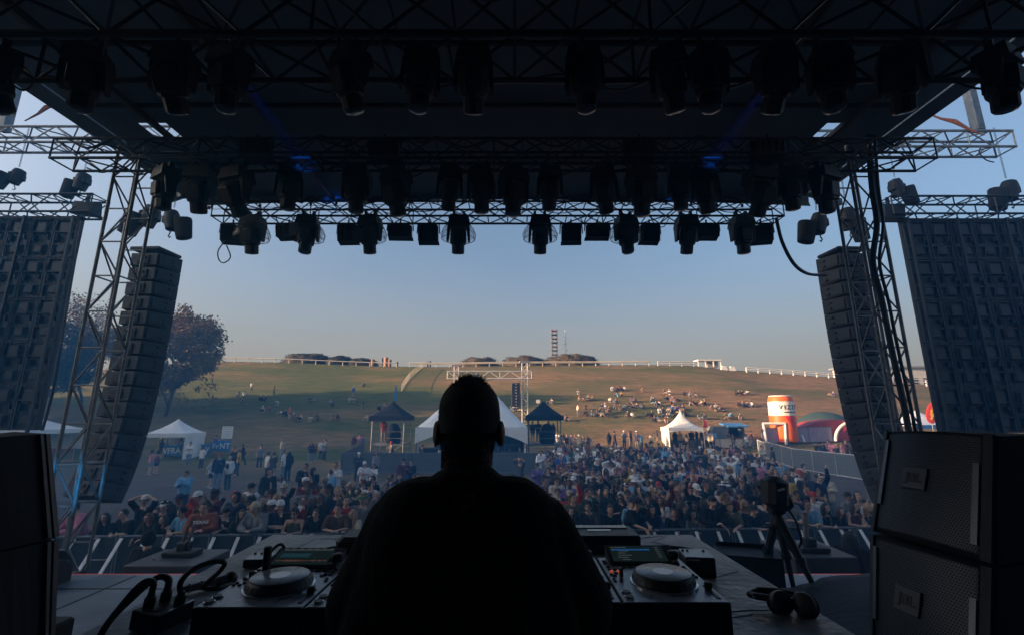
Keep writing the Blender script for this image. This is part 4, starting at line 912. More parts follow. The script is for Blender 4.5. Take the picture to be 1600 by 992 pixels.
sidefill('upper honeycomb-grilled speaker box lettered JBL at the right edge of the booth', q1, (1, .35, 0), .55, True, 'JBL')
sidefill('lower honeycomb-grilled speaker box under the one lettered JBL', q2, (1, .35, 0), .55, True, 'JBL')
zz = min(v.z for v in q2); tag(MB().box((2.45, 2.45, (2.15 + zz - .02) / 2), (.75, .75, zz - .02 - 2.15), bev=.01).build('subwoofer', BLK), 'black subwoofer box under the two honeycomb speakers on the right', 'subwoofer', 'subwoofers beside the booth')
q3 = [P(-150, 700, 1.60), P(73, 677, 2.22), P(88, 840, 2.16), P(-170, 900, 1.56)]
q4 = [P(-170, 908, 1.56), P(88, 845, 2.16), P(80, 1010, 2.10), P(-160, 1150, 1.5)]
sidefill('upper plain black speaker box at the left edge of the booth', q3, (-1, .6, 0), .5, False)
sidefill('lower plain black speaker box at the left edge, below the seam', q4, (-1, .6, 0), .5, False)
zz = min(v.z for v in q4); tag(MB().box((-2.45, 2.1, (2.15 + zz - .02) / 2), (.7, .7, max(.1, zz - .02 - 2.15)), bev=.01).build('subwoofer', BLK), 'black subwoofer box under the two plain speakers on the left', 'subwoofer', 'subwoofers beside the booth')

# ---------------------------------------------------------------- deck furniture
tp = thing('camera_tripod', 'black tripod holding a small padded camera right of the booth', 'tripod', (PZ(1222, 925, 2.15).x, 4.75, 2.15)); ox = tp.location.x
def L3(px, py, Y): return P(px, py, Y) - Vector((ox, 4.75, 2.15))
top = L3(1214, 805, 4.75)
for a in ((1190, 900, 4.95), (1240, 918, 4.9), (1282, 935, 4.55)):
    e = PZ(a[0], a[1], 2.15) - Vector((ox, 4.75, 2.15)); m_ = top.lerp(e, .55); mb = MB(); mb.tube(top + (e - top) * .03, m_, .045, 8, .036); mb.tube(m_, e, .030, 8, .022); mb.tube(m_ - (e - top) * .03, m_ + (e - top) * .03, .048, 8); mb.build('leg', PLB, tp, 40)
mb = MB(); mb.tube(top + Vector((0, 0, -.08)), top + Vector((0, 0, .16)), .045, 12); mb.box(top + Vector((0, 0, .06)), (.14, .12, .10), bev=.02); mb.box(top + Vector((.02, 0, .17)), (.12, .12, .05), bev=.01); mb.build('fluid_head', PLB, tp)
mb = MB(); mb.tube(top + Vector((-.16, 0, -.10)), top + Vector((.18, 0, -.12)), .008, 6); mb.build('spreader', PLB, tp)
t = thing('field_camera', 'small black camera in a padded cover on top of the tripod', 'camera', P(1210, 768, 4.7)); mb = MB(); mb.box((0, 0, 0), (.20, .24, .30), Matrix.Rotation(R(6), 3, 'Y'), bev=.05); mb.build('body', PLB, t, 40)
MB().box((.08, .02, -.10), (.16, .16, .14), Matrix.Rotation(R(-20), 3, 'Y'), bev=.03).build('handle', PLB, t); MB().box((.0, -.122, .04), (.07, .006, .02), Matrix.Rotation(R(-12), 3, 'Y')).build('screen_glint', WHTP, t)  # white bar painted in as a glint on the camera
mb = MB(); mb.lathe([(.05, 0), (.055, .08), (.06, .10)], (0, .1, .03), 16, Matrix.Rotation(R(-90), 3, 'X')); mb.build('lens_hood', PLB, t, 40)
cable([P(1232, 795, 4.7), P(1244, 815, 4.7), P(1252, 845, 4.72), P(1240, 862, 4.75), P(1230, 850, 4.75)], .012, 'cable hanging in a loop beside the tripod')
def wedge(label, loc, rz, w=.62, d=.5, h=.4):
    t = thing('floor_monitor', label, 'stage monitor', loc, R(rz), 'floor monitors on the stage'); 
    mb = MB(); mb.add([(x, y, z) for x in (-w / 2, w / 2) for y, z in ((-d / 2, 0), (-d / 2, .12), (-d / 2 + .12, h), (d / 2, h * .9), (d / 2, 0))], [(4, 3, 2, 1, 0), (5, 6, 7, 8, 9)] + [(i, (i + 1) % 5, 5 + (i + 1) % 5, 5 + i) for i in range(5)]); mb.build('cabinet', BLK, t)
    mb = MB(); mb.M = frame_M((0, -d / 2 + .055, .25), (1, 0, 0), (0, .12, h - .12)); mb.box((0, 0, .004), (w * .9, h * .68, .01), bev=.003); mb.build('grille', GRL, t)
    MB().box((w / 2 + .004, 0, h * .5), (.008, .16, .05)).build('handle', PLG, t); return t
wedge('black wedge monitor on the stage floor in front of the tripod', (2.42, 5.12, 2.15), 165, .6, .36, .30)
wedge('black wedge monitor at the stage lip between the left speakers and the tower', (-4.78, 4.9, 2.15), 185, .55, .40, .24)
cs = MB(); nx = 16; vs = []; fs = []
for j in range(nx + 1):
    for i in range(nx + 1):
        u, v = i / nx, j / nx; x = 2.35 + 2.5 * u; y = 3.3 + 1.55 * v; e = min(u, 1 - u, v, 1 - v); z = 2.155 + min(e * 5, 1) * (.14 + .30 * u) + .05 * mnoise.noise(Vector((x * 2.2, y * 2.2, 1))) * min(e * 6, 1) ; vs.append((x, y, z))
cs.add(vs, [(j * (nx + 1) + i, j * (nx + 1) + i + 1, (j + 1) * (nx + 1) + i + 1, (j + 1) * (nx + 1) + i) for j in range(nx) for i in range(nx)])
tag(cs.build('draped_case', mat('blue_black_cloth', (.012, .018, .03), .7, bump=.4, scale=4), None, 60), 'low case draped in dark cloth on the stage behind the tripod feet', 'case')
def sub(label, x0, x1, y0, y1, zt, parts):
    t = thing('subwoofer_stack', label, 'subwoofer', ((x0 + x1) / 2, (y0 + y1) / 2, 0), 0, 'subwoofer stacks in the pit')
    for k in range(2): MB().box((0, 0, zt / 4 + k * zt / 2), (x1 - x0, y1 - y0, zt / 2 - .01), bev=.012).build('cabinet', mat('sub_paint', (.05, .053, .058), .5, bump=.4, scale=3, fine=60), t)
sub('wide subwoofer stack in the pit left of the table, carrying an effects unit', -5.05, -4.1, 6.45, 7.2, 1.9, 0)
sub('second subwoofer stack in the pit between the table and the first stack', -3.95, -3.0, 6.3, 7.1, 1.86, 0)
sub('subwoofer stack in the pit behind the tripod, carrying an effects unit', 3.88, 4.75, 6.8, 7.7, 1.9, 0)
for lab, x, y, tubes in (('co2 jet unit with two upright nozzles on the left subwoofer stack', -4.6, 6.9, 2), ('flame unit with a single stubby nozzle on the right subwoofer stack', 4.3, 7.1, 1)):
    t = thing('effects_unit', lab, 'effects unit', (x, y, 1.9), 0, 'stage effects units'); MB().box((0, 0, .03), (.42, .26, .06), bev=.01).build('base', BLK, t); MB().box((0, .02, .11), (.16, .14, .12), bev=.02).build('body', BLK, t)
    for k in range(tubes): MB().tube((-.03 + .08 * k, .02, .15), (.0 + .08 * k, .04, .15 + .26 / tubes + .1), .018 if tubes == 2 else .04, 8).build('nozzle', STL, t)
t = thing('flight_case', 'black case with cables piled on it in the pit near the left tower', 'case', (-6.3, 6.6, 0)); MB().box((0, 0, .8), (1.0, .7, 1.6), bev=.02).build('body', BLK, t)
mb = MB(); rg = random.Random(6)
for k in range(7): mb.path([(rg.uniform(-.45, .45), rg.uniform(-.3, .3), 1.62 + rg.uniform(0, .12)) for _ in range(6)], .018, 5)
mb.build('cable_pile', CABLE, t)
# ---------------------------------------------------------------- crowd barrier
def bary(x): return 11.70 + .048 * x
bt = thing('crowd_barrier', 'x', 'barrier'); 
mb = MB(); mb.box((0, 0, 1.09), (1.0, .08, .04), bev=.01); mb.build('top_rail', STL, bt)
mb = MB(); mb.box((0, .0, .60), (.98, .012, .92)); mb.build('panel', mat('barrier_panel', (.025, .028, .032), .6, .3), bt)
for s in (-1, 1): MB().box((s * .485, 0, .55), (.035, .05, 1.06)).build('upright', STL, bt)
[MB().box((bx, -.40, .57), (.075, .02, 1.20), Matrix.Rotation(R(-37), 3, 'X')).build('brace', WHTP, bt) for bx in (-.42, .12)]; MB().tube((.0, -.03, .60), (.46, -.03, .60), .02, 6).build('mid_rail', STL, bt)
MB().box((0, -.40, .03), (.98, .95, .03)).build('foot_plate', BLK, bt)
kmb = treemap(bt); first = True
for i in range(24):
    x = -11.6 + 1.03 * i; t = bt if first else copy_tree(bt, None, kmb); first = False; t.location = (x, bary(x), 0); t.rotation_euler.z = math.atan(.048)
    tag(t, 'steel crowd barrier section with slanting white brace in the row before the crowd', 'barrier', 'crowd barrier sections')

# ---------------------------------------------------------------- tents and towers
def mpp(p): return (p.y * math.cos(TH) + (p.z - CZ) * math.sin(TH)) / F      # metres per photo pixel at p
BLKT = mat('black_tent_cloth', (.008, .011, .020), .92, bump=.2, scale=2, spec=.08)
def tent(name, label, c, w, eave, peak, m, p=1.9, val=.3, arch=0, legs=True, rz=0, walls=(), d=None, legr=.04, wallm=None, cat='tent', group='tents on the field'):
    d = d or w; t = thing(name, label, cat, c, rz, group); mb = MB(); n = 8; seg = 32; vs = []
    for k in range(n + 1):
        r_ = k / n; z = eave + (peak - eave) * (1 - r_) ** p
        for i in range(seg):
            a = 2 * math.pi * (i + .5) / seg; cx_, sy_ = math.cos(a), math.sin(a); q = 1 / max(abs(cx_), abs(sy_)); mixr = min(1, r_ * 1.4)
            f = (1 - mixr) * 1.05 + mixr * q; sag = -.10 * (eave * .12) * math.cos(a * 2) ** 2 * r_ * 0
            vs.append((cx_ * f * r_ * w / 2, sy_ * f * r_ * d / 2, z + sag + (.02 if k == 0 else 0)))
    mb.add(vs, [(k * seg + i, k * seg + (i + 1) % seg, (k + 1) * seg + (i + 1) % seg, (k + 1) * seg + i) for k in range(n) for i in range(seg)]); cn = mb.build('canopy', m, t, 60)
    mb = MB(); pts = [(-1, -1), (1, -1), (1, 1), (-1, 1)]
    for j in range(4):
        (xa, ya), (xb, yb) = pts[j], pts[(j + 1) % 4]; vs = []
        for i in range(17):
            u = i / 16; dz = val + arch * (2 * abs(u - .5)) ** 2.2
            x = (xa + (xb - xa) * u) * w / 2; y = (ya + (yb - ya) * u) * d / 2; vs += [(x, y, eave), (x * 1.004, y * 1.004, eave - dz)]
        mb.add(vs, [(2 * i, 2 * i + 1, 2 * i + 3, 2 * i + 2) for i in range(16)])
    mb.build('valance', m, t)
    if legs:
        for x, y in pts: MB().tube((x * w * .49, y * d * .49, -.3), (x * w * .49, y * d * .49, eave), legr, 8).build('leg', STL, t)
    for j in walls:
        (xa, ya), (xb, yb) = pts[j], pts[(j + 1) % 4]; vs = []
        for i in range(25):
            u = i / 24; o = .05 * math.sin(u * 40); x = (xa + (xb - xa) * u) * w * .49; y = (ya + (yb - ya) * u) * d * .49; nx_, ny_ = (0, o) if ya == yb else (o, 0)
            vs += [(x + nx_ * .4, y + ny_ * .4, eave - .05), (x + nx_, y + ny_, .02)]
        MB().add(vs, [(2 * i, 2 * i + 1, 2 * i + 3, 2 * i + 2) for i in range(24)]).build('side_wall', wallm or m, t, 60)
    return t
fx = P(743, 690, 36).x
foh = tent('marquee', 'large white peaked marquee over the mixing desk behind the man\'s head', (fx, 36, 0), 7.7, 3.0, 7.1, VINYL, 1.08, .25, .85, legr=.06, walls=(2,), wallm=BLKT)
for s in (-1, 1):
    mb = MB(); vs = []
    for i in range(9):
        u = i / 8; vs += [(s * (3.75 - .5 * math.sin(u * 6) * .1), -3.7 + .55 * u, 2.8), (s * (3.75 + .18 * math.sin(u * 9)), -3.7 + .35 * u + .1, .1)]
    mb.add(vs, [(2 * i, 2 * i + 1, 2 * i + 3, 2 * i + 2) for i in range(8)]); mb.build('tied_curtain', VINYL, foh, 60)
for i, (px, w, h, lab) in enumerate([(672, 1.6, 1.5, 'black road case under the marquee, left of the man\'s neck'), (700, 1.2, 1.9, 'tall black equipment rack under the marquee, left side'), (783, 2.0, 1.25, 'wide mixing desk case under the marquee, right of the man\'s neck'), (800, 1.1, 1.7, 'black equipment rack under the right side of the marquee')]):
    x = P(px, 690, 35).x; t = thing('equipment_case', lab, 'equipment case', (x, 34.4 + .5 * (i % 2), 0), 0, 'equipment under the marquee'); MB().box((0, 0, h / 2), (w, .8, h), bev=.03).build('body', BLK, t)
    mb = MB()
    for s in (-1, 1): mb.box((s * w / 2, -.4, h / 2), (.04, .03, h)); mb.box((0, -.4, h if s > 0 else .03), (w, .03, .04))
    mb.build('metal_edge', STL, t)
t = thing('mixing_riser', 'low metal deck with rail under the marquee front', 'riser', (P(760, 715, 32.5).x, 32.6, 0)); MB().box((0, 0, .55), (6.5, 1.2, .12)).build('deck', STL, t); MB().box((0, -.3, .28), (6.4, .05, .5)).build('skirt', BLK, t); MB().tube((-3.2, -.55, 1.25), (3.2, -.55, 1.25), .035, 8).build('rail', STL, t)

def scaff(label, px, side):
    p = P(px, 700, 38); t = thing('scaffold_platform', label, 'scaffold', (p.x, 38, 0), 0, 'camera platforms beside the marquee'); w = 2.5; dz = 1.55
    for x in (-1, 1):
        for y in (-1, 1): MB().tube((x * w / 2, y * w / 2, 0), (x * w / 2, y * w / 2, 3.75), .045, 8).build('leg', STL, t)
    MB().box((0, 0, dz), (w, w, .12)).build('deck', STL, t)
    mb = MB()
    for z in (.5, 1.1, dz + .5, dz + 1.0):
        for s in (-1, 1): mb.tube((-w / 2, s * w / 2, z), (w / 2, s * w / 2, z), .025, 6); mb.tube((s * w / 2, -w / 2, z), (s * w / 2, w / 2, z), .025, 6)
    mb.tube((-w / 2, -w / 2, .1), (w / 2, -w / 2, dz), .025, 6); mb.tube((0, -w / 2, .1), (0, -w / 2, dz), .025, 6); mb.build('railing', STL, t)
    tent('canopy_tent', 'black peaked canopy on the %s camera platform' % side, (p.x, 38, 0), 2.95, 3.75, 4.95, BLKT, 1.15, .35, 0, False, group='black canopies on the platforms')
    mb = MB(); mb.lathe([(.55, dz + .06), (.6, dz + .6), (.52, dz + 1.1), (.35, dz + 1.5), (.1, dz + 1.62)], (.25, -.4, 0), 14); tag(mb.build('covered_spotlight', BLKT, None, 60, (p.x, 38, 0)), 'tall black covered spotlight on the %s camera platform' % side, 'spotlight', 'covered spotlights'); return t
scaff('steel scaffold platform left of the white marquee', 611, 'left')
scaff('steel scaffold platform right of the white marquee', 850, 'right')
# delay truss goal
xl, xr = P(713, 600, 42).x, P(820, 600, 42).x; zt = P(800, 572, 42).z
truss('delay_truss_post', 'left sunlit truss post of the goal frame behind the marquee', (xl, 42, 0), (xl, 42, zt), .4, .4, 'delay truss frame', ALUS, .04, .6, up=(0, 1, 0))
truss('delay_truss_post', 'right sunlit truss post of the goal frame, taller in view beside the small array', (xr, 42, 0), (xr, 42, zt + .3), .5, .4, 'delay truss frame', ALUS, .045, .6, up=(0, 1, 0))
zb = P(800, 586, 42).z
truss('delay_truss_beam', 'horizontal sunlit truss beam joining the two goal frame posts', (xl - .8, 41.7, zb), (xr + .6, 41.7, zb), .4, .68, 'delay truss frame', ALUS, .045, .95)
for x in (xl, xr): tag(MB().box((0, 0, .1), (1.0, .5, .18), bev=.02).build('head_block', ALU, None, None, (x, 42, zt + (.3 if x == xr else 0))), 'metal head block on top of the %s goal frame post' % ('left' if x == xl else 'right'), 'head block', 'delay truss head blocks')
t = thing('delay_array', 'small black speaker column hanging from the goal frame beam', 'speaker array', (P(806, 600, 41.6).x, 41.6, P(806, 598, 41.6).z))
for k in range(8): c = MB(); c.box((0, -.02 * k, -.13 - .26 * k), (.75, .45, .25), Matrix.Rotation(R(-k), 3, 'X'), bev=.02); c = c.build('cabinet', BLK, t); MB().box((.02, -.235 - .02 * k, -.12 - .26 * k), (.08, .02, .07)).build('rear_label', WHTP, c)
# fences
SCRIM = mat('grey_scrim', (.085, .095, .105), .8, scale=5, var=.2)
def fence_run(pts, h, label, group, m=SCRIM, w=2.3, name='fence_panel', cat='fence', postm=STL, open_=False):
    for (a, b_) in zip(pts, pts[1:]):
        a, b_ = Vector(a), Vector(b_); L_ = (b_ - a).length; n = max(1, round(L_ / w))
        for i in range(n):
            p, q = a.lerp(b_, i / n), a.lerp(b_, (i + 1) / n); t = thing(name, label, cat, p, 0, group); d = q - p; d.z = terr(q.x, q.y) - terr(p.x, p.y)
            mb = MB()
            if open_:
                k = 6 if m is CREAM else 12
                for j in range(k + 1): mb.tube(d * j / k + Vector((0, 0, .1)), d * j / k + Vector((0, 0, h)), .012, 4)
            else:
                x = Vector((d.y, -d.x, 0)).normalized() * .01; mb.hull8([Vector((0, 0, .08)) - x, d + Vector((0, 0, .08)) - x, d + Vector((0, 0, .08)) + x, Vector((0, 0, .08)) + x], [Vector((0, 0, h)) - x, d + Vector((0, 0, h)) - x, d + Vector((0, 0, h)) + x, Vector((0, 0, h)) + x])
            mb.build('mesh_infill', m, t)
            mb = MB(); mb.tube((0, 0, 0), (0, 0, h + .03), .03, 6); mb.tube(d, d + Vector((0, 0, h + .03)), .03, 6); mb.tube((0, 0, h), d + Vector((0, 0, h)), .028, 6); mb.tube((0, 0, .1), d + Vector((0, 0, .1)), .028, 6); mb.build('frame', postm, t)
def g0(px, py): p = G(px, py); p.z = terr(p.x, p.y); return p
fence_run([g0(567, 716), g0(532, 741), g0(694, 741)], 1.35, 'grey screened fence panel around the left side of the mixing area', 'screened fence left of the marquee')
fence_run([g0(694, 741), g0(862, 741), g0(878, 760)], 1.35, 'grey screened fence panel in front of the marquee, behind the man\'s neck', 'screened fence before the marquee')
fence_run([g0(1186, 712), g0(1240, 733), g0(1352, 752), g0(1480, 800)], 1.45, 'grey screened fence panel of the run beside the guest area on the right', 'screened fence on the right', postm=ALUS)
fence_run([g0(876, 706), g0(926, 712)], 1.4, 'slatted steel barrier right of the right camera platform', 'slatted barriers by the platform', STL, 1.2, open_=True)
fence_run([g0(546, 712), g0(590, 706)], 1.2, 'slatted steel barrier of the ramp left of the left camera platform', 'slatted ramp barriers', STL, 1.2, open_=True)
fence_run([g0(627, 612), g0(634, 600), g0(640, 592), g0(650, 583), g0(660, 575)], 1.2, 'pale open fence panel climbing the hill behind the left platform', 'fence panels climbing the hill', CREAM, 3.2, open_=True, postm=CREAM)
LAV = mat('lavender_banner', (.34, .27, .36), .75, scale=1.2, col2=(.26, .22, .32))
fence_run([g0(1192, 694), g0(1302, 692)], 1.55, 'fence panel covered with a lavender banner below the orange inflatable can', 'lavender banner fence', LAV, 3.0)
fence_run([g0(1114, 700), g0(1126, 702), g0(1162, 702), g0(1176, 698)], .95, 'low cream picket fence panel around the bar stall', 'picket fence of the bar stall', CREAM, 1.6)
ORB = mat('orange_barrier', (.55, .16, .04), .6)
fence_run([g0(78, 722), g0(112, 722)], 1.1, 'orange open barrier seen behind the left truss tower', 'orange barriers', ORB, 1.6, open_=True, postm=ORB)

# left tent with banners
p = g0(270, 716); s = mpp(p)
tent('pop_up_tent', 'white pop-up tent with closed rear wall left of the blue banners', p, 58 * s, 39 * s, 60 * s, VINYL, 1.25, .35, 0, walls=(1, 2), legr=.035, rz=R(6))
p2 = g0(18, 716); s2 = mpp(p2)
tent('pop_up_tent', 'white tent half hidden behind the left video wall and plain speaker', p2 + Vector((0, 1, 0)), 100 * s2, 44 * s2, 66 * s2, VINYL, 1.25, .4, 0, walls=(2, 3), legr=.035)
BLUEB = mat('blue_banner', (.02, .16, .42), .6, scale=3, col2=(.03, .24, .55), bump=.3)
def banner(px0, px1, py, h, label, txt=None, dy=0):
    a, b_ = g0(px0, py), g0(px1, py); d = b_ - a; t = thing('banner', label, 'banner', a, 0, 'blue banners by the left tent'); n = 12; vs = []
    for i in range(n + 1):
        u = i / n; o = .06 * math.sin(u * 9 + px0); vs += [(d.x * u + (.12 if i == 0 else 0), d.y * u + o, .15 + .1 * math.sin(u * 3.14)), (d.x * u, d.y * u, h - .12 * math.sin(u * 3.14))]
    mb = MB(); mb.add(vs, [(2 * i, 2 * i + 2, 2 * i + 3, 2 * i + 1) for i in range(n)]); b2 = MB(); b2.add([(x, y + .02, z) for x, y, z in vs], [(2 * i + 1, 2 * i + 3, 2 * i + 2, 2 * i) for i in range(n)])
    mb.add(b2.v, b2.f); c = mb.build('cloth', BLUEB, t, 60)
    if txt: text_mb(txt, h * .55, .004, frame_M((d.x / 2, -.09, h * .52), (1, 0, .03), (0, 0, 1)), .012).build('lettering', WHTP, c)
    MB().tube((0, .03, 0), (0, .03, h), .03, 6).build('pole', STL, t); MB().tube((d.x, d.y + .03, 0), (d.x, d.y + .03, h), .03, 6).build('pole', STL, t)
banner(256, 279, 716, 1.25, 'sagging blue banner lettered in white, nearest to the white tent', 'VFRA')
banner(284, 306, 714, 1.2, 'blue banner behind the two people in white shirts', 'FR')
banner(309, 327, 712, 1.15, 'blue banner in the middle of the row left of the white board', 'FRV')
banner(329, 343, 709, 1.25, 'narrow blue banner under the left side of the white board', 'Fr')
banner(343, 358, 709, 1.3, 'blue and white banner at the right end of the row under the white board', 'NT')
p = g0(349, 709); t = thing('notice_board', 'white notice board with faint lines standing above the blue banners', 'board', p + Vector((0, .2, 0))); s = mpp(p)
MB().box((0, 0, 1.95), (17 * s, .04, 1.15)).build('panel', WHTP, t); mb = MB()
for k in range(6): mb.box((0, -.024, 2.42 - k * .17), (13 * s, .004, .02))
mb.build('printed_line', BLK, t); MB().box((0, .02, .7), (.06, .04, 1.4)).build('stand', STL, t)
p = g0(250, 712); t = thing('menu_board', 'cream board glowing in the sun at the left side of the white tent', 'board', p + Vector((.1, -.4, 0)), R(-62)); MB().box((0, 0, .95), (1.0, .05, 1.35), Matrix.Rotation(R(10), 3, 'Y')).build('panel', mat('yellow_board', (.85, .62, .22), .6), t); MB().tube((0, .1, 0), (0, .05, 1.3), .03, 6).build('stand', STL, t)
# right side: white tent, bar stall, inflatables
p = g0(1067, 698); s = mpp(p)
tent('pop_up_tent', 'small white high-peaked tent glowing in the sun on the right of the field', p, 52 * s, 29 * s, 54 * s, VINYL, 1.7, .3, .15, walls=(3,), legr=.04, rz=R(-4))
p = g0(1092, 698); t = thing('parasol', 'yellow parasol with a red corner behind the right white tent', 'parasol', p + Vector((0, .4, 0))); s = mpp(p); mb = MB(); mb.lathe([(14 * s, 24 * s), (9 * s, 27 * s), (.1, 30 * s)], seg=10); mb.build('canopy', mat('yellow_cloth', (.75, .50, .12), .7), t); MB().tube((0, 0, 0), (0, 0, 29 * s), .03, 6).build('pole', STL, t)
p = g0(1096, 698); t = thing('flag', 'red and white flag at the right corner of the white tent', 'flag', p + Vector((.2, -.5, 0))); MB().tube((0, 0, 0), (0, 0, 2.9), .02, 6).build('pole', STL, t); MB().hull8([(0, 0, 1.9), (.45, 0, 1.8), (.45, .02, 1.8), (0, .02, 1.9)], [(0, 0, 2.8), (.3, 0, 2.4), (.3, .02, 2.4), (0, .02, 2.8)]).build('cloth', mat('red_cloth', (.5, .03, .03), .7), t)
p = g0(1150, 698); s = mpp(p); t = thing('bar_stall', 'grey bar stall with a blue awning behind the picket fence', 'stall', p + Vector((0, 1.2, 0))); GRYC = mat('grey_stall_cloth', (.16, .17, .18), .8)
mb = MB(); mb.box((-18 * s, 0, 15 * s), (24 * s, 1.6, 30 * s)); mb.build('wall', GRYC, t); MB().hull8([(-8 * s, -1, 29 * s), (26 * s, -1, 29 * s), (26 * s, 1, 33 * s), (-8 * s, 1, 33 * s)], [(-8 * s, -1, 31 * s), (26 * s, -1, 31 * s), (26 * s, 1, 35.5 * s), (-8 * s, 1, 35.5 * s)]).build('awning', mat('blue_awning', (.06, .20, .42), .6), t)
MB().box((24 * s, .6, 14 * s), (4 * s, 1, 29 * s)).build('post', GRYC, t); MB().box((8 * s, -.3, 8 * s), (28 * s, .6, 1.0 * s)).build('counter', CREAM, t); MB().box((8 * s, .9, 15 * s), (30 * s, .06, 28 * s)).build('rear_wall', BLKT, t)
mb = MB()
for k in range(16): mb.lathe([(.05, 0), (.05, .22), (.02, .26), (.02, .32)], ((-3 + k * 1.5) * s, -.3 + .2 * (k % 2), 8.6 * s), 8)
mb.build('bottle_row', mat('amber_bottle', (.25, .10, .03), .2), t)
# inflatable can
p = g0(1227, 690); s = mpp(p); H = 71 * s; r0 = 18.5 * s
t = thing('inflatable_can', 'tall inflatable orange and white drink can lettered VIZZY', 'inflatable', p, 0)
def ring_part(nm, prof, m): return MB().lathe(prof, seg=40).build(nm, m, t, 50)
ORG = mat('orange_nylon', (.80, .14, .015), .5, scale=.5, var=.12); RED = mat('red_nylon', (.75, .03, .03), .5, scale=.6)
ring_part('lower_band', [(r0 * .94, 0), (r0, .12), (r0 * 1.01, H * .33), (r0, H * .56)], ORG)
ring_part('label_band', [(r0, H * .56), (r0 * .995, H * .75), (r0 * .98, H * .865)], mat('white_nylon', (.80, .78, .72), .5))
ring_part('upper_band', [(r0 * .98, H * .865), (r0 * .95, H * .93), (r0 * .86, H * .975)], ORG)
ring_part('rim', [(r0 * .86, H * .975), (r0 * .87, H * .99), (r0 * .82, H)], WHTP)
mb = MB(); mb.lathe([(r0 * 1.004, .02), (r0 * 1.004, .3 * s)], seg=40)
def bend(mb_, rad, a0):                        # wrap flat lettering (x, z) round the can
    out = []
    for x, y, z in mb_.v: a = a0 + x / rad; out.append((math.sin(a) * (rad + .02 - y), -math.cos(a) * (rad + .02 - y), z))
    mb_.v = out; return mb_
I4 = Matrix.Translation((0, 0, H * .735)) @ Matrix.Rotation(R(90), 4, 'X')
lb = bend(text_mb('VIZZY', 9.4 * s, .02, I4, 0, 0, .9, 1.45), r0, R(8)); lb.build('lettering', BLK, t)
lb = bend(text_mb('HARD SELTZER', 2.2 * s, .02, Matrix.Translation((0, 0, H * .635)) @ Matrix.Rotation(R(90), 4, 'X'), 0, 0, 1.4), r0, R(10)); lb.build('small_lettering', BLK, t)
mb = MB()
for a0, a1, z0, z1, in ((R(-22), R(28), .56, .20), (R(-82), R(-44), .02, .30)):
    n = 10; vs = []
    for i in range(n + 1):
        u = i / n; a = a0 + (a1 - a0) * u; zl = H * (z0 + (z1 - z0) * u) if z0 > z1 else H * .01; zh = H * .555 if z0 > z1 else H * (z1 * (1 - u) + .02)
        for z in (zl, zh): vs.append((math.sin(a) * r0 * 1.016, -math.cos(a) * r0 * 1.016, z))
    mb.add(vs, [(2 * i, 2 * i + 2, 2 * i + 3, 2 * i + 1) for i in range(n)])
mb.build('red_flash', RED, t)
p = g0(1210, 692); s = mpp(p); t = thing('inflatable_gate', 'white inflatable gate frame in front of the orange can', 'inflatable', p + Vector((0, -.5, 0)), R(-8)); r_ = 2.0 * s
for a, b_ in (((-15 * s, 0, 0), (-17 * s, 0, 30 * s)), ((13 * s, 0, 0), (15 * s, 0, 30 * s)), ((-17 * s, 0, 30 * s), (15 * s, 0, 30 * s))): MB().cap(a, b_, r_, r_, 12).build('tube', VINYL, t, 60)
p = g0(1290, 690); s = mpp(p); t = thing('inflatable_tent', 'dusky red inflatable tent lettered VIZZY with a white arch', 'inflatable', p, R(-6)); DR = mat('dusky_red_nylon', (.36, .045, .05), .6, scale=.6, var=.15)
front = [(-52, 14), (-40, 18), (-10, 30), (18, 34), (60, 30), (60, 2), (-52, 2)]
mb = MB(); mb.M = Matrix.Rotation(R(90), 4, 'X'); mb.prism([(x * s, z * s) for x, z in front], -3, 0); mb.build('skin', DR, t)
mb = MB(); pts = [((12 + 30 * (1 - math.cos(a)) ) * s, -.4, 29 * s * math.sin(a) + .1) for a in [math.pi * k / 24 for k in range(25)]]; mb.path(pts, 2.3 * s, 12); mb.build('arch', VINYL, t, 60)
mb = MB(); mb.path([(-50 * s, -.6, 19 * s), (-44 * s, -.6, 16 * s), (-38 * s, -.6, 8 * s), (-36 * s, -.6, 0)], 2.2 * s, 10); mb.build('side_arch', VINYL, t, 60)
text_mb('VIZZY', 6.5 * s, .01, frame_M((-14 * s, -.03, 19 * s), (1, 0, .12), (0, 0, 1)), .01, 0, 1.25).build('lettering', VINYL, t)
p = g0(1300, 684) + Vector((2, 4, 0)); s = mpp(p); mb = MB(); mb.ell((0, 0, 0), (46 * s, 3, 38 * s), 28, 14); tag(mb.build('tarpaulin_dome', mat('dark_green_tarp', (.03, .06, .055), .7, bump=.3), None, 60, p), 'dark green tarpaulin dome behind the dusky red inflatable tent', 'dome tent')
# far right: blue and white tent, HOT flag
p = g0(1442, 700); s = mpp(p)
t = tent('pop_up_tent', 'white and blue tent seen through the right truss tower', p, 78 * s, 36 * s, 58 * s, mat('pale_blue_canopy', (.50, .58, .70), .6), 1.3, .1, 0, legr=.035)
MB().box((0, -39.6 * s, 33.5 * s), (79 * s, .03, 5.5 * s)).build('blue_fascia', mat('blue_vinyl', (.02, .12, .38), .6), t)
text_mb('Blue Lane', 5 * s, .005, frame_M((18 * s, -39.6 * s - .03, 33.5 * s), (1, 0, 0), (0, 0, 1)), .008).build('lettering', WHTP, t)
p = P(1459, 655, 40); p = Vector((P(1456, 660, 42).x, 42, 0)); z0 = P(1456, 642, 42).z; t = thing('feather_flag', 'red oval feather flag lettered HOT in yellow near the right video wall', 'flag', (p.x, 42, 0)); mb = MB(); mb.tube((0, 0, -.2), (0, 0, z0 + .4), .03, 6); mb.build('pole', STL, t)
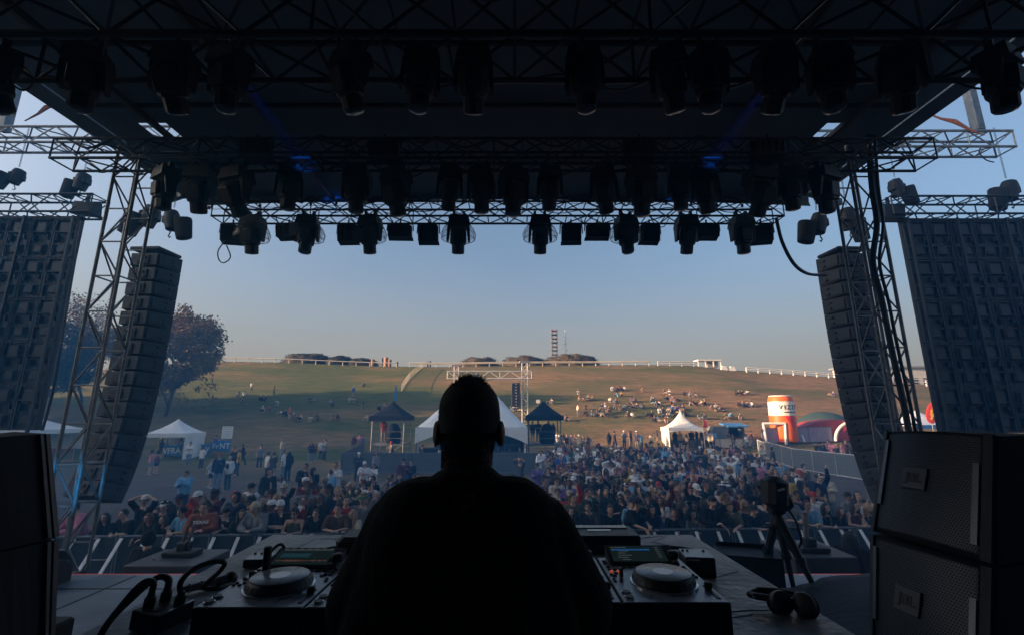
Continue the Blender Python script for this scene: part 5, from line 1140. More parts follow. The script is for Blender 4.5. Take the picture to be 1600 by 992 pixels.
M = Matrix.Translation((.25, -.05, z0 - .1)) @ Matrix.Rotation(R(26), 4, 'Y'); mb = MB(); mb.M = M; mb.ell((0, 0, 0), (.62, .04, 1.05), 24, 14); c = mb.build('cloth', mat('hot_red', (.80, .07, .02), .5), t, 60)
for k, ch in enumerate('HOT'): text_mb(ch, .62, .01, M @ Matrix.Translation((0, -.06, .5 - .5 * k)) @ Matrix.Rotation(R(90), 4, 'X'), .03).build('letter', mat('hot_yellow', (.9, .6, .03), .5), c)
p = g0(617, 630); t = thing('feather_flag', 'slim blue and white feather flag behind the left black canopy', 'flag', p); mb = MB(); mb.hull8([(-.25, 0, .3), (.25, 0, .3), (.25, .03, .3), (-.25, .03, .3)], [(-.05, 0, 2.7), (.12, 0, 2.4), (.12, .03, 2.4), (-.05, .03, 2.7)]); mb.build('cloth', BLUEB, t); MB().tube((-.25, 0, 0), (-.05, 0, 2.8), .03, 6).build('pole', STL, t)
p = g0(841, 645); t = thing('sign_post', 'small white square sign on a pole above the right black canopy', 'sign', p); MB().tube((0, 0, 0), (0, 0, 17 * mpp(p)), .04, 6).build('pole', STL, t); MB().box((0, -.05, 18 * mpp(p)), (.5, .05, .42)).build('panel', WHTP, t)
# ---------------------------------------------------------------- people
rnd = random.Random(11)
SKINM = mat('skin', (.5, .3, .2), .6, objcol=True, var=.08, scale=20); CLOTH = mat('clothing_fabric', (.1, .1, .1), .9, objcol=True, var=.22, scale=9, bump=.35, spec=.2); HAIRM = mat('hair', (.1, .1, .1), .7, objcol=True, var=.35, scale=25, bump=.5, fine=140); HATM = mat('hat_fabric', (.1, .1, .1), .85, objcol=True, var=.1, scale=30)
DARKF = mat('eye_and_brow', (.02, .014, .012), .5); LIP = mat('lip', (.28, .10, .08), .5)
V = Vector
def pose_joints(pose, fem):
    sh = .165 if fem else .19; hp = .095; j = {}
    j['hip'] = V((0, 0, .95)); j['chest'] = V((0, 0, 1.29)); j['neck'] = V((0, .005, 1.45)); j['head'] = V((0, -.015, 1.615)); j['ht'] = 0
    for s, k in ((-1, 'L'), (1, 'R')):
        j['s' + k] = V((s * sh, 0, 1.405)); j['h' + k] = V((s * hp, 0, .93)); j['k' + k] = V((s * .11, -.02, .50)); j['a' + k] = V((s * .12, .02, .08)); j['t' + k] = V((s * .14, -.15, .035))
        j['e' + k] = V((s * (sh + .06), .03, 1.12)); j['w' + k] = V((s * (sh + .05), -.09, .89)); j['hd' + k] = V((0, -.25, -1))
    def arm(k, e, w, hd): s = -1 if k == 'L' else 1; j['e' + k] = V((s * e[0], e[1], e[2])); j['w' + k] = V((s * w[0], w[1], w[2])); j['hd' + k] = V((s * hd[0], hd[1], hd[2]))
    def lean(dy, dz):
        for n in ('chest', 'neck', 'head', 'sL', 'sR'): f = (j[n].z - .95) / .66; j[n] = j[n] + V((0, dy * f, dz * f))
    if pose == 'lean':
        lean(-.16, -.03); arm('L', (.25, -.20, 1.16), (.05, -.36, 1.15), (-.9, -.4, 0)); arm('R', (.25, -.20, 1.16), (.08, -.33, 1.16), (-.9, -.4, 0))
    elif pose == 'droop': lean(-.20, -.05); arm('L', (.23, -.24, 1.15), (.14, -.46, 1.08), (-.2, -.5, -.8)); arm('R', (.23, -.22, 1.16), (.06, -.42, 1.12), (-.6, -.6, -.3)); j['ht'] = R(10)
    elif pose == 'phone': arm('R', (.24, -.13, 1.17), (.08, -.32, 1.30), (-.3, -.5, .8)); arm('L', (.23, -.10, 1.14), (.02, -.30, 1.22), (-.5, -.6, .5)); j['ht'] = R(16)
    elif pose == 'film': arm('R', (.25, -.17, 1.36), (.10, -.30, 1.60), (-.2, -.2, .95)); arm('L', (.24, -.10, 1.14), (.16, -.26, .98), (0, -.6, -.6))
    elif pose == 'raised': arm('R', (.27, -.05, 1.62), (.20, -.10, 1.88), (-.1, -.1, 1))
    elif pose == 'cross': arm('L', (.25, -.06, 1.14), (-.04, -.20, 1.17), (-.95, -.1, .1)); arm('R', (.25, -.06, 1.16), (-.02, -.23, 1.22), (-.95, 0, .1))
    elif pose == 'drink': arm('R', (.24, -.04, 1.13), (.16, -.27, 1.25), (-.3, -.6, .6))
    elif pose == 'hands_head': arm('L', (.33, -.08, 1.62), (.10, -.03, 1.72), (-.9, .1, 0)); arm('R', (.33, -.08, 1.62), (.10, -.03, 1.72), (-.9, .1, 0))
    elif pose == 'walk': j['kL'] = V((-.1, -.16, .52)); j['aL'] = V((-.1, -.28, .10)); j['tL'] = V((-.11, -.45, .07)); j['kR'] = V((.1, .06, .50)); j['aR'] = V((.1, .26, .14)); j['tR'] = V((.11, .12, .04)); arm('L', (.22, .12, 1.13), (.22, .10, .90), (0, 0, -1)); arm('R', (.22, -.06, 1.13), (.2, -.2, .93), (0, -.4, -1))
    elif pose in ('sit', 'sit_back'):
        d = V((0, .1, -.83)); back = -.10 if pose == 'sit' else .16
        for n in ('hip', 'chest', 'neck', 'head', 'sL', 'sR', 'hL', 'hR'): j[n] = j[n] + d
        lean_ = {'chest': .5, 'neck': .85, 'head': 1.1, 'sL': .8, 'sR': .8}
        for n, f in lean_.items(): j[n] = j[n] + V((0, back * f, -.02 * f))
        for s, k in ((-1, 'L'), (1, 'R')):
            if pose == 'sit': j['k' + k] = V((s * .16, -.28, .47)); j['a' + k] = V((s * .12, -.50, .09)); j['t' + k] = V((s * .13, -.66, .04)); j['e' + k] = V((s * .24, -.10, .38)); j['w' + k] = V((s * .12, -.36, .46)); j['hd' + k] = V((-s * .5, -.8, 0))
            else: j['k' + k] = V((s * .12, -.34, .26)); j['a' + k] = V((s * .13, -.74, .09)); j['t' + k] = V((s * .15, -.82, .20)); j['e' + k] = V((s * .27, .30, .33)); j['w' + k] = V((s * .27, .40, .07)); j['hd' + k] = V((0, .6, -.2))
    return j
def rotx(v, a, c): d = v - c; return c + Matrix.Rotation(-a, 3, 'X') @ d
def body_mb(j, fem, fine):
    mb = MB(); sg = 12 if fine else 8; k_ = .9 if fem else 1.0; hc = j['head']; Rh = Matrix.Rotation(j['ht'], 3, 'X')
    mb.ell(hc, (.074, .090, .108), sg + 6, 12, Rh); mb.ell(hc + Rh @ V((0, -.018, -.055)), (.055, .062, .062), sg + 2, 10, Rh)
    if fine:
        mb.cap(hc + Rh @ V((0, -.088, .0)), hc + Rh @ V((0, -.106, -.028)), .010, .014, 8)
        for s in (-1, 1): mb.ell(hc + Rh @ V((s * .076, .005, -.012)), (.013, .02, .03), 8, 8, Rh); mb.cap(hc + Rh @ V((s * .012, -.088, -.06)), hc + Rh @ V((s * .02, -.084, -.06)), .009, .008, 8); mb.ell(hc + Rh @ V((s * .03, -.075, .022)), (.022, .02, .009), 8, 6)
    mb.cap(j['neck'] + V((0, .01, -.04)), hc + V((0, .015, -.07)), .055 * k_, .052 * k_, sg)
    for s, k in ((-1, 'L'), (1, 'R')):
        mb.cap(j['neck'] + V((s * .03, .01, -.03)), j['s' + k], .05 * k_, .052 * k_, sg); mb.cap(j['s' + k], j['e' + k], .048 * k_, .038 * k_, sg); mb.cap(j['e' + k], j['w' + k], .038 * k_, .026 * k_, sg)
        hd = j['hd' + k].normalized(); up = V((0, 0, 1)) if abs(hd.z) < .7 else V((-s, 0, 0))
        if fine: hand(mb, j['w' + k], hd, up, .95 * k_, .45, 1 if s < 0 else -1)
        else: mb.cap(j['w' + k], j['w' + k] + hd * .12, .03, .024, 8)
        c = (j['chest'] + V((s * .07, 0, 0))); h = j['h' + k]; mb.cap(c + V((0, 0, .06)), c, .10 * k_, .10 * k_, sg); mb.cap(c, h + V((-s * .02, 0, .05)), .098 * k_, .105, sg)
        mb.cap(h, j['k' + k], .088, .056, sg); mb.cap(j['k' + k], j['a' + k], .056, .036, sg); mb.cap(j['a' + k], j['t' + k], .036, .03, sg)
    return mb
_pc = {}
def cached(key, fn):
    if key not in _pc: _pc[key] = fn()
    return _pc[key]
LODV = {0: (.0125, .017, 2), 1: (.020, .024, 2), 2: (.034, .036, 1)}
def get_body(pose, fem, lod):
    def mk():
        j = pose_joints(pose, fem); me = organic(body_mb(j, fem, lod < 2), LODV[lod][0], LODV[lod][2]); me.materials.append(SKINM); me.materials.append(DARKF); me.materials.append(LIP)
        hc = j['head']; Ri = Matrix.Rotation(-j['ht'], 3, 'X')
        if lod < 2:
            for p in me.polygons:
                c = Ri @ (p.center - hc)
                if c.y < -.055 and abs(c.z - .004) < .010 and .016 < abs(c.x) < .042: p.material_index = 1
                elif c.y < -.055 and abs(c.z - .028) < .006 and .012 < abs(c.x) < .046: p.material_index = 1
                elif c.y < -.06 and abs(c.z + .058) < .008 and abs(c.x) < .024: p.material_index = 2
        return me
    return cached(('b', pose, fem, lod), mk)
def get_top(pose, fem, kind, lod):
    def mk():
        j = pose_joints(pose, fem); mb = MB(); k_ = .9 if fem else 1.0; x = {'hoodie': .030, 'jacket': .028, 'tee': .016, 'tank': .008, 'crop': .010}[kind]; sg = 10
        for s, k in ((-1, 'L'), (1, 'R')):
            c = j['chest'] + V((s * .07, 0, 0)); h = j['h' + k]; bot = h + V((-s * .015, 0, -.04 if kind != 'crop' else .14)); r1 = .10 * k_ + x; mb.cap(c + V((0, 0, .04)), c, r1, r1, sg); mb.cap(c, bot, r1, (.115 if kind != 'crop' else .09) + x * .8, sg)
            if kind in ('tank', 'crop'): mb.cap(c + V((0, 0, .05)), j['s' + k].lerp(j['neck'], .5) + V((0, 0, .012)), .06, .03, sg); continue
            mb.cap(j['neck'] + V((s * .04, .01, -.055)), j['s' + k], .056 * k_ + x * .5, .056 * k_ + x, sg)
            if kind == 'tee': mb.cap(j['s' + k], j['s' + k].lerp(j['e' + k], .78), .056 * k_ + x, .056 * k_ + x * 1.3, sg)
            else: mb.cap(j['s' + k], j['e' + k], .056 * k_ + x, .045 + x, sg); mb.cap(j['e' + k], j['e' + k].lerp(j['w' + k], .97), .045 + x, .030 + x * .6, sg)
        if kind == 'hoodie': mb.cap(j['neck'] + V((-.06, .06, -.01)), j['neck'] + V((.06, .06, -.01)), .05, .05, sg); mb.cap(j['neck'] + V((-.05, -.04, -.05)), j['neck'] + V((.05, -.04, -.05)), .035, .035, sg)
        me = organic(mb, LODV[lod][1], LODV[lod][2])
        displace(me, lambda c: mnoise.noise(c * 11) * .010)
        me.materials.append(CLOTH); return me
    return cached(('t', pose, fem, kind, lod), mk)
def get_legs(pose, fem, kind, lod):
    def mk():
        j = pose_joints(pose, fem); mb = MB(); sg = 10
        for k in 'LR':
            s = -1 if k == 'L' else 1; mb.cap(j['h' + k] + V((-s * .01, 0, .05)), j['h' + k], .112, .11, sg)
            if kind == 'shorts': mb.cap(j['h' + k], j['h' + k].lerp(j['k' + k], .62), .108, .095, sg)
            else: mb.cap(j['h' + k], j['k' + k], .105, .078, sg); mb.cap(j['k' + k], j['k' + k].lerp(j['a' + k], .93), .078, .062, sg)
        me = organic(mb, LODV[lod][1] + .002, LODV[lod][2]); me.materials.append(CLOTH); return me
    return cached(('l', 'stand' if pose not in ('sit', 'sit_back', 'walk') else pose, fem, kind, lod), mk)
def get_shoes(pose, fem):
    def mk():
        j = pose_joints(pose, fem); mb = MB()
        for k in 'LR': mb.cap(j['a' + k] + V((0, .02, -.03)), j['t' + k] + V((0, -.02, .008)), .05, .042, 10)
        return mb.mesh('shoes', CLOTH, 60)
    return cached(('s', 'stand' if pose not in ('sit', 'sit_back', 'walk') else pose, fem), mk)
def cut(mb, test, m):
    me = mb.mesh('hair', m); bm = bmesh.new(); bm.from_mesh(me); bmesh.ops.delete(bm, geom=[v for v in bm.verts if test(v.co)], context='VERTS'); bm.to_mesh(me); bm.free(); me.polygons.foreach_set('use_smooth', [True] * len(me.polygons)); return me
def get_hair(kind):
    def mk():
        mb = MB(); rg = random.Random(len(kind) * 7)
        if kind == 'hood': mb.ell((0, .02, .01), (.105, .115, .135), 18, 12)
        else: mb.ell((0, .012, .014), (.084, .099, .112), 22, 16)
        if kind in ('short', 'cropped', 'hood'): pass
        elif kind == 'curly':
            for _ in range(60):
                a = rg.uniform(0, 6.28); z = rg.uniform(.0, .95); q = math.sqrt(1 - z * z); mb.ell((math.cos(a) * q * .085, .012 + math.sin(a) * q * .1, .02 + z * .11), (.028, .028, .026), 6, 5)
        elif kind == 'bun': mb.ell((0, .10, .07), (.045, .04, .045), 10, 8)
        elif kind == 'ponytail': mb.cap((0, .10, .04), (0, .15, -.02), .03, .035, 10); mb.cap((0, .15, -.02), (0, .13, -.22), .035, .015, 10)
        elif kind == 'long':
            for k in range(15):
                a = math.pi * (k / 14) * 1.24 - .38; x, y = math.cos(a) * .082, .012 + math.sin(a) * .085; f = .12 if (k in (0, 1, 13, 14)) else 0
                mb.path([(x, y, .04), (x * 1.12, y * 1.05, -.06), (x * 1.18, y * 1.02 - .02 * f, -.16), (x * 1.1, y * .98 - f * .5, -.27 - .03 * (k % 3))], [.030, .032, .028, .012], 7)
        lim = .015 if kind in ('short', 'cropped') else -.02
        me = cut(mb, (lambda c: (c.y < -.058 and c.z < .066 and abs(c.x) < .072) or (c.z < -.30) or (kind in ('short', 'curly', 'bun', 'ponytail', 'cropped') and c.z < -.05 + max(0, -c.y) * .6 and not (kind == 'ponytail' and c.y > .1))) if kind != 'hood' else (lambda c: c.y < -.05 and abs(c.z) < .09), HAIRM if kind != 'hood' else CLOTH); return me
    return cached(('h', kind), mk)
def get_hat(kind):
    def mk():
        mb = MB()
        if kind in ('cap', 'cap_back'):
            f = 1 if kind == 'cap' else -1; mb.lathe([(.090, .030), (.092, .055), (.080, .100), (.050, .128), (.01, .137)], (0, .010, 0), 18, None, 1, 1.13)
            vs = []
            for i in range(9): a = math.pi * (i / 8) ; vs += [(math.cos(a) * .078, .01 - f * (.06 + math.sin(a) * .035), .040), (math.cos(a) * .082, .01 - f * (.075 + math.sin(a) * .105), .028)]
            mb.add(vs, [(2 * i, 2 * i + 1, 2 * i + 3, 2 * i + 2) for i in range(8)]); mb.add([(x, y, z - .006) for x, y, z in vs], [(2 * i + 2, 2 * i + 3, 2 * i + 1, 2 * i) for i in range(8)])
        elif kind == 'beanie': mb.lathe([(.090, .02), (.094, .035), (.094, .06), (.090, .065), (.082, .11), (.05, .145), (.01, .155)], (0, .012, 0), 18, None, 1, 1.12)
        elif kind == 'bucket': mb.lathe([(.145, .015), (.105, .055), (.095, .060), (.082, .125), (.02, .13)], (0, .010, 0), 20, None, 1, 1.05)
        return mb.mesh('hat', HATM, 45)
    return cached(('c', kind), mk)
SKN = [(.55, .34, .25), (.48, .28, .20), (.60, .40, .31), (.30, .17, .11), (.16, .085, .055), (.42, .25, .17)]
HAIRC = {'black': (.010, .009, .009), 'dark brown': (.03, .018, .012), 'brown': (.075, .042, .024), 'auburn': (.14, .05, .022), 'blond': (.36, .23, .11)}
TOPC = {'black': (.012, .012, .014), 'charcoal': (.04, .04, .045), 'navy': (.015, .025, .07), 'white': (.72, .71, .69), 'grey': (.22, .22, .23), 'red': (.35, .03, .03), 'maroon': (.11, .018, .025), 'sky blue': (.16, .36, .55), 'forest green': (.03, .09, .045), 'olive': (.10, .10, .05), 'cream': (.58, .50, .38), 'brown': (.12, .07, .04), 'pink': (.55, .20, .28), 'purple': (.14, .08, .25), 'mustard': (.48, .30, .05), 'royal blue': (.03, .09, .36), 'rust': (.32, .10, .05)}
BOTC = {'dark jeans': (.03, .04, .07), 'pale jeans': (.18, .24, .32), 'black trousers': (.014, .014, .016), 'khaki trousers': (.30, .24, .16), 'grey joggers': (.14, .14, .15)}
HATC = {'white': (.72, .72, .70), 'black': (.014, .014, .016), 'navy': (.02, .03, .08), 'red': (.35, .03, .03), 'beige': (.45, .38, .27), 'green': (.03, .12, .06)}
POSET = {'lean': 'leaning folded arms on the barrier', 'droop': 'slumped forward over the barrier', 'phone': 'reading phone', 'film': 'filming by phone', 'raised': 'one arm up', 'cross': 'arms folded', 'drink': 'forearm raised', 'hands_head': 'hands on head', 'stand': 'arms down', 'walk': 'walking', 'sit': 'sitting on the grass', 'sit_back': 'lounging on the grass'}
PHM = mat('phone_glass', (.02, .02, .025), .15); CUPM = mat('paper_cup', (.7, .68, .65), .6); WBM = mat('yellow_wristband', (.65, .55, .05), .5)
labels = set()
def oname(name, me, par, col, loc=None, rx=0):
    o = bpy.data.objects.new(name, me); COL.objects.link(o); o.parent = par; o.color = (*col, 1)
    if loc is not None: o.location = loc; o.rotation_euler.x = rx
    return o
def person(x, y, z, face, a, zone, scale, lod, group):
    pose, fem = a['pose'], a['fem']; j = pose_joints(pose, fem)
    b = oname('person', get_body(pose, fem, lod), None, a['skin']); b.location = (x, y, z); b.rotation_euler = (0, 0, face); b.scale = (scale * a['wide'], scale * a['wide'], scale)
    oname({'tee': 't_shirt', 'hoodie': 'hoodie', 'jacket': 'jacket', 'tank': 'tank_top', 'crop': 'crop_top'}[a['top']], get_top(pose, fem, a['top'], lod), b, TOPC[a['tc']])
    oname('trousers' if a['leg'] == 'long' else 'shorts', get_legs(pose, fem, 'long' if a['leg'] == 'long' else 'shorts', lod), b, BOTC[a['bc']]); oname('shoes', get_shoes(pose, fem), b, (.5, .5, .5) if rnd.random() < .5 else (.03, .03, .03))
    hc = j['head']; oname('hair', get_hair(a['hair']), b, HAIRC[a['hc']] if a['hair'] != 'hood' else TOPC[a['tc']], hc, j['ht'])
    if a['hat']: oname({'cap': 'cap', 'cap_back': 'cap', 'beanie': 'beanie', 'bucket': 'bucket_hat'}[a['hat']], get_hat(a['hat']), b, HATC[a['hatc']], hc, j['ht'])
    if a['glasses'] and lod < 2:
        oname('sunglasses', cached('gl', lambda: MB().box((-.03, -.092, .004), (.045, .008, .026), bev=.003).box((.03, -.092, .004), (.045, .008, .026), bev=.003).box((0, -.093, .008), (.02, .005, .006)).box((.074, -.05, .008), (.004, .08, .006)).box((-.074, -.05, .008), (.004, .08, .006)).mesh('sunglasses', PHM)), b, (0, 0, 0), hc, j['ht'])
    if lod < 2 and a['band']: 
        w = j['wR'].lerp(j['eR'], .12); d = (j['wR'] - j['eR']).normalized(); oname('wristband', cached(('wb', pose, fem), lambda: MB().tube(w - d * .012, w + d * .012, .034, 12).mesh('wristband', WBM)), b, (0, 0, 0))
    lab = a.get('label')
    if not lab:
        hat = {'cap': 'cap', 'cap_back': 'backwards cap', 'beanie': 'beanie', 'bucket': 'bucket hat'}.get(a['hat'])
        hd = ('%s %s' % (a['hatc'], hat)) if hat else ('hood up' if a['hair'] == 'hood' else '%s %s hair' % ({'short': 'short', 'cropped': 'cropped', 'curly': 'curly', 'bun': 'tied-up', 'ponytail': 'ponytailed', 'long': 'long'}[a['hair']], a['hc']))
        tp_ = {'tee': 't-shirt', 'hoodie': 'hoodie', 'jacket': 'jacket', 'tank': 'tank top', 'crop': 'crop top'}[a['top']]
        lab = '%s, %s %s, %s%s, %s' % ('woman' if fem else 'man', a['tc'], tp_, hd, ', sunglasses' if a['glasses'] else '', POSET[pose])
    cand = [lab + z_ for z_ in ('', ', ' + zone)]
    if a.get('label'): pass
    else: lab = cand[1]
    a['final'] = lab
    tag(b, lab, 'person', group); return b
def rand_attr(rg, poses, bright=False):
    fem = rg.random() < .46; a = {'fem': fem, 'pose': rg.choice(poses), 'wide': rg.uniform(.96, 1.12) if not fem else rg.uniform(.92, 1.05)}
    a['skin'] = rg.choice(SKN); a['top'] = rg.choices(['tee', 'hoodie', 'jacket', 'tank', 'crop'], [6, 3, 2, 2 if fem else .4, 2 if fem else 0])[0]
    names = list(TOPC); w = [11, 6, 4, 6, 4, 1.4, 2, 2, 1.5, 1.5, 2, 1.5, .9, .9, .8, 1, 1] if not bright else [5, 3, 3, 9, 4, 3, 2, 4, 2, 2, 4, 2, 2, 1, 2, 2, 2]
    a['tc'] = rg.choices(names, w)[0]; a['bc'] = rg.choice(list(BOTC)); a['leg'] = 'long' if rg.random() < .8 else 'short'
    a['hair'] = rg.choices(['long', 'ponytail', 'bun', 'curly'], [6, 2, 1, 1])[0] if fem else rg.choices(['short', 'cropped', 'curly', 'hood' if a['top'] == 'hoodie' else 'short', 'long'], [6, 2, 2, .8, .4])[0]
    a['hc'] = rg.choices(list(HAIRC), [4, 5, 4, 1.5, 2.5])[0]; a['hat'] = None if (fem and rg.random() < .9) or rg.random() < .58 or a['hair'] == 'hood' else rg.choices(['cap', 'cap_back', 'beanie', 'bucket'], [5, 3, 1, 1.2])[0]
    a['hatc'] = rg.choices(list(HATC), [4, 4, 2, 1, 1.5, .8])[0]; a['glasses'] = rg.random() < .14; a['band'] = rg.random() < .3; return a
ppl = []                                     # (distance, args)
def add(x, y, face, a, zone, group, s=None, z=None):
    s = s or (rnd.uniform(.87, .98) if a['fem'] else rnd.uniform(.94, 1.09)); z = terr(x, y) if z is None else z
    ppl.append(dict(x=x, y=y, z=z, face=face, a=a, zone=zone, s=s, group=group, d=math.hypot(x, y)))
def spec(fem, pose, top, tc, hair='short', hc='dark brown', hat=None, hatc='black', glasses=False, band=False, label=None, skin=0, leg='long', bc='dark jeans', wide=1):
    return dict(fem=fem, pose=pose, top=top, tc=tc, hair=hair, hc=hc, hat=hat, hatc=hatc, glasses=glasses, band=band, label=label, skin=SKN[skin], leg=leg, bc=bc, wide=wide)
def rowx(px, dy=.33):
    y = 12.0
    for _ in range(4): q = P(px, 830, y); y = bary(q.x) + dy
    return P(px, 830, y).x, y
FR = [(126, spec(0, 'droop', 'hoodie', 'pink', hat='cap', hatc='black', label='man in a pink hoodie bent over the far left barrier')),
 (168, spec(1, 'lean', 'tee', 'black', 'long', 'black', label='dark-haired woman in black next to the pink hoodie at the barrier', band=True)),
 (200, spec(0, 'lean', 'tee', 'black', 'short', 'black', label='man in a black t-shirt, bare forearms on the left barrier', band=True)),
 (238, spec(1, 'droop', 'tee', 'charcoal', 'long', 'auburn', label='woman with long auburn hair in charcoal at the left barrier')),
 (262, spec(1, 'lean', 'tank', 'black', 'long', 'brown', label='woman with long brown hair and black tank top at the left barrier', band=True)),
 (290, spec(0, 'lean', 'tee', 'sky blue', 'curly', 'black', label='man in a sky blue t-shirt leaning beside the TEXAS shirt', band=True)),
 (317, spec(0, 'lean', 'hoodie', 'rust', 'short', 'dark brown', label='man in a rust red sweatshirt lettered TEXAS at the left barrier', wide=1.1)),
 (350, spec(0, 'phone', 'tee', 'black', 'short', 'black', 'cap_back', 'black', label='man in black with a backwards black cap right of the TEXAS shirt')),
 (374, spec(1, 'lean', 'tee', 'charcoal', 'long', 'brown', label='brown-haired woman in charcoal left of the grey hoodie with beanie')),
 (402, spec(0, 'lean', 'hoodie', 'grey', 'short', 'brown', 'beanie', 'beige', label='man in a grey hoodie and beige beanie at the barrier', wide=1.1)),
 (434, spec(0, 'cross', 'tee', 'black', 'short', 'black', 'beanie', 'white', label='man with a white beanie in black behind the grey hoodie')),
 (462, spec(0, 'lean', 'tank', 'olive', 'curly', 'dark brown', label='man in an olive tank top with bare arms folded on the barrier', glasses=True)),
 (495, spec(0, 'lean', 'jacket', 'black', 'short', 'dark brown', label='man in a black jacket at the barrier left of the brown t-shirt')),
 (528, spec(0, 'lean', 'tee', 'brown', 'short', 'black', label='man in a washed brown t-shirt at the barrier', wide=1.12)),
 (556, spec(1, 'lean', 'jacket', 'cream', 'long', 'blond', label='blond woman in a cream jacket at the barrier beside the man\'s left shoulder')),
 (890, spec(1, 'lean', 'tee', 'black', 'long', 'dark brown', label='woman in black at the barrier right beside the man\'s right shoulder')),
 (922, spec(0, 'lean', 'tee', 'charcoal', 'curly', 'black', label='curly-haired man in charcoal, second at the barrier right of the booth man')),
 (952, spec(0, 'droop', 'jacket', 'black', 'short', 'brown', label='man in a black jacket slumped on the barrier, third from the booth man')),
 (985, spec(0, 'droop', 'tee', 'black', 'short', 'black', 'cap', 'black', label='man in black with a black cap, forearm hanging over the barrier', wide=1.1)),
 (1018, spec(1, 'lean', 'jacket', 'navy', 'long', 'black', label='black-haired woman in a navy jacket at the right barrier')),
 (1052, spec(1, 'lean', 'tee', 'black', 'ponytail', 'brown', band=True, label='ponytailed woman in black with yellow wristband at the right barrier')),
 (1080, spec(1, 'lean', 'tee', 'grey', 'long', 'dark brown', label='long-haired woman in a grey t-shirt at the right barrier')),
 (1112, spec(0, 'lean', 'hoodie', 'black', 'short', 'black', 'cap_back', 'black', label='man in a black hoodie and backwards cap left of the olive t-shirt', wide=1.1)),
 (1141, spec(0, 'droop', 'tee', 'olive', 'short', 'brown', label='man in an olive t-shirt with hands clasped over the barrier')),
 (1172, spec(0, 'lean', 'tee', 'black', 'short', 'black', 'cap', 'black', label='man in black with a black cap left of the tripod', wide=1.1)),
 (1202, spec(0, 'cross', 'jacket', 'charcoal', 'short', 'brown', label='man in a charcoal jacket at the barrier behind the tripod')),
 (1232, spec(0, 'lean', 'tee', 'grey', 'short', 'dark brown', label='man in a grey t-shirt just right of the tripod at the barrier')),
 (1262, spec(0, 'lean', 'tee', 'sky blue', 'short', 'brown', band=True, label='man in a pale blue shirt with a yellow wristband on the right barrier')),
 (1286, spec(1, 'lean', 'tank', 'black', 'long', 'black', label='woman with long black hair and bare arms in black at the right barrier')),
 (1310, spec(1, 'lean', 'jacket', 'black', 'long', 'brown', label='brown-haired woman in a black jacket near the right end of the barrier')),
 (1332, spec(1, 'lean', 'tank', 'maroon', 'long', 'dark brown', label='woman in a maroon tank top, second from the right end of the front row', band=True)),
 (1354, spec(1, 'lean', 'tank', 'charcoal', 'long', 'blond', label='blond woman at the right end of the front row')),
 (1384, spec(0, 'lean', 'tee', 'white', 'short', 'brown', label='man in white at the barrier half behind the honeycomb speaker'))]
for px, a in FR:
    x, y = rowx(px); add(x, y, rnd.gauss(0, .22), a, '', 'people in the front row')
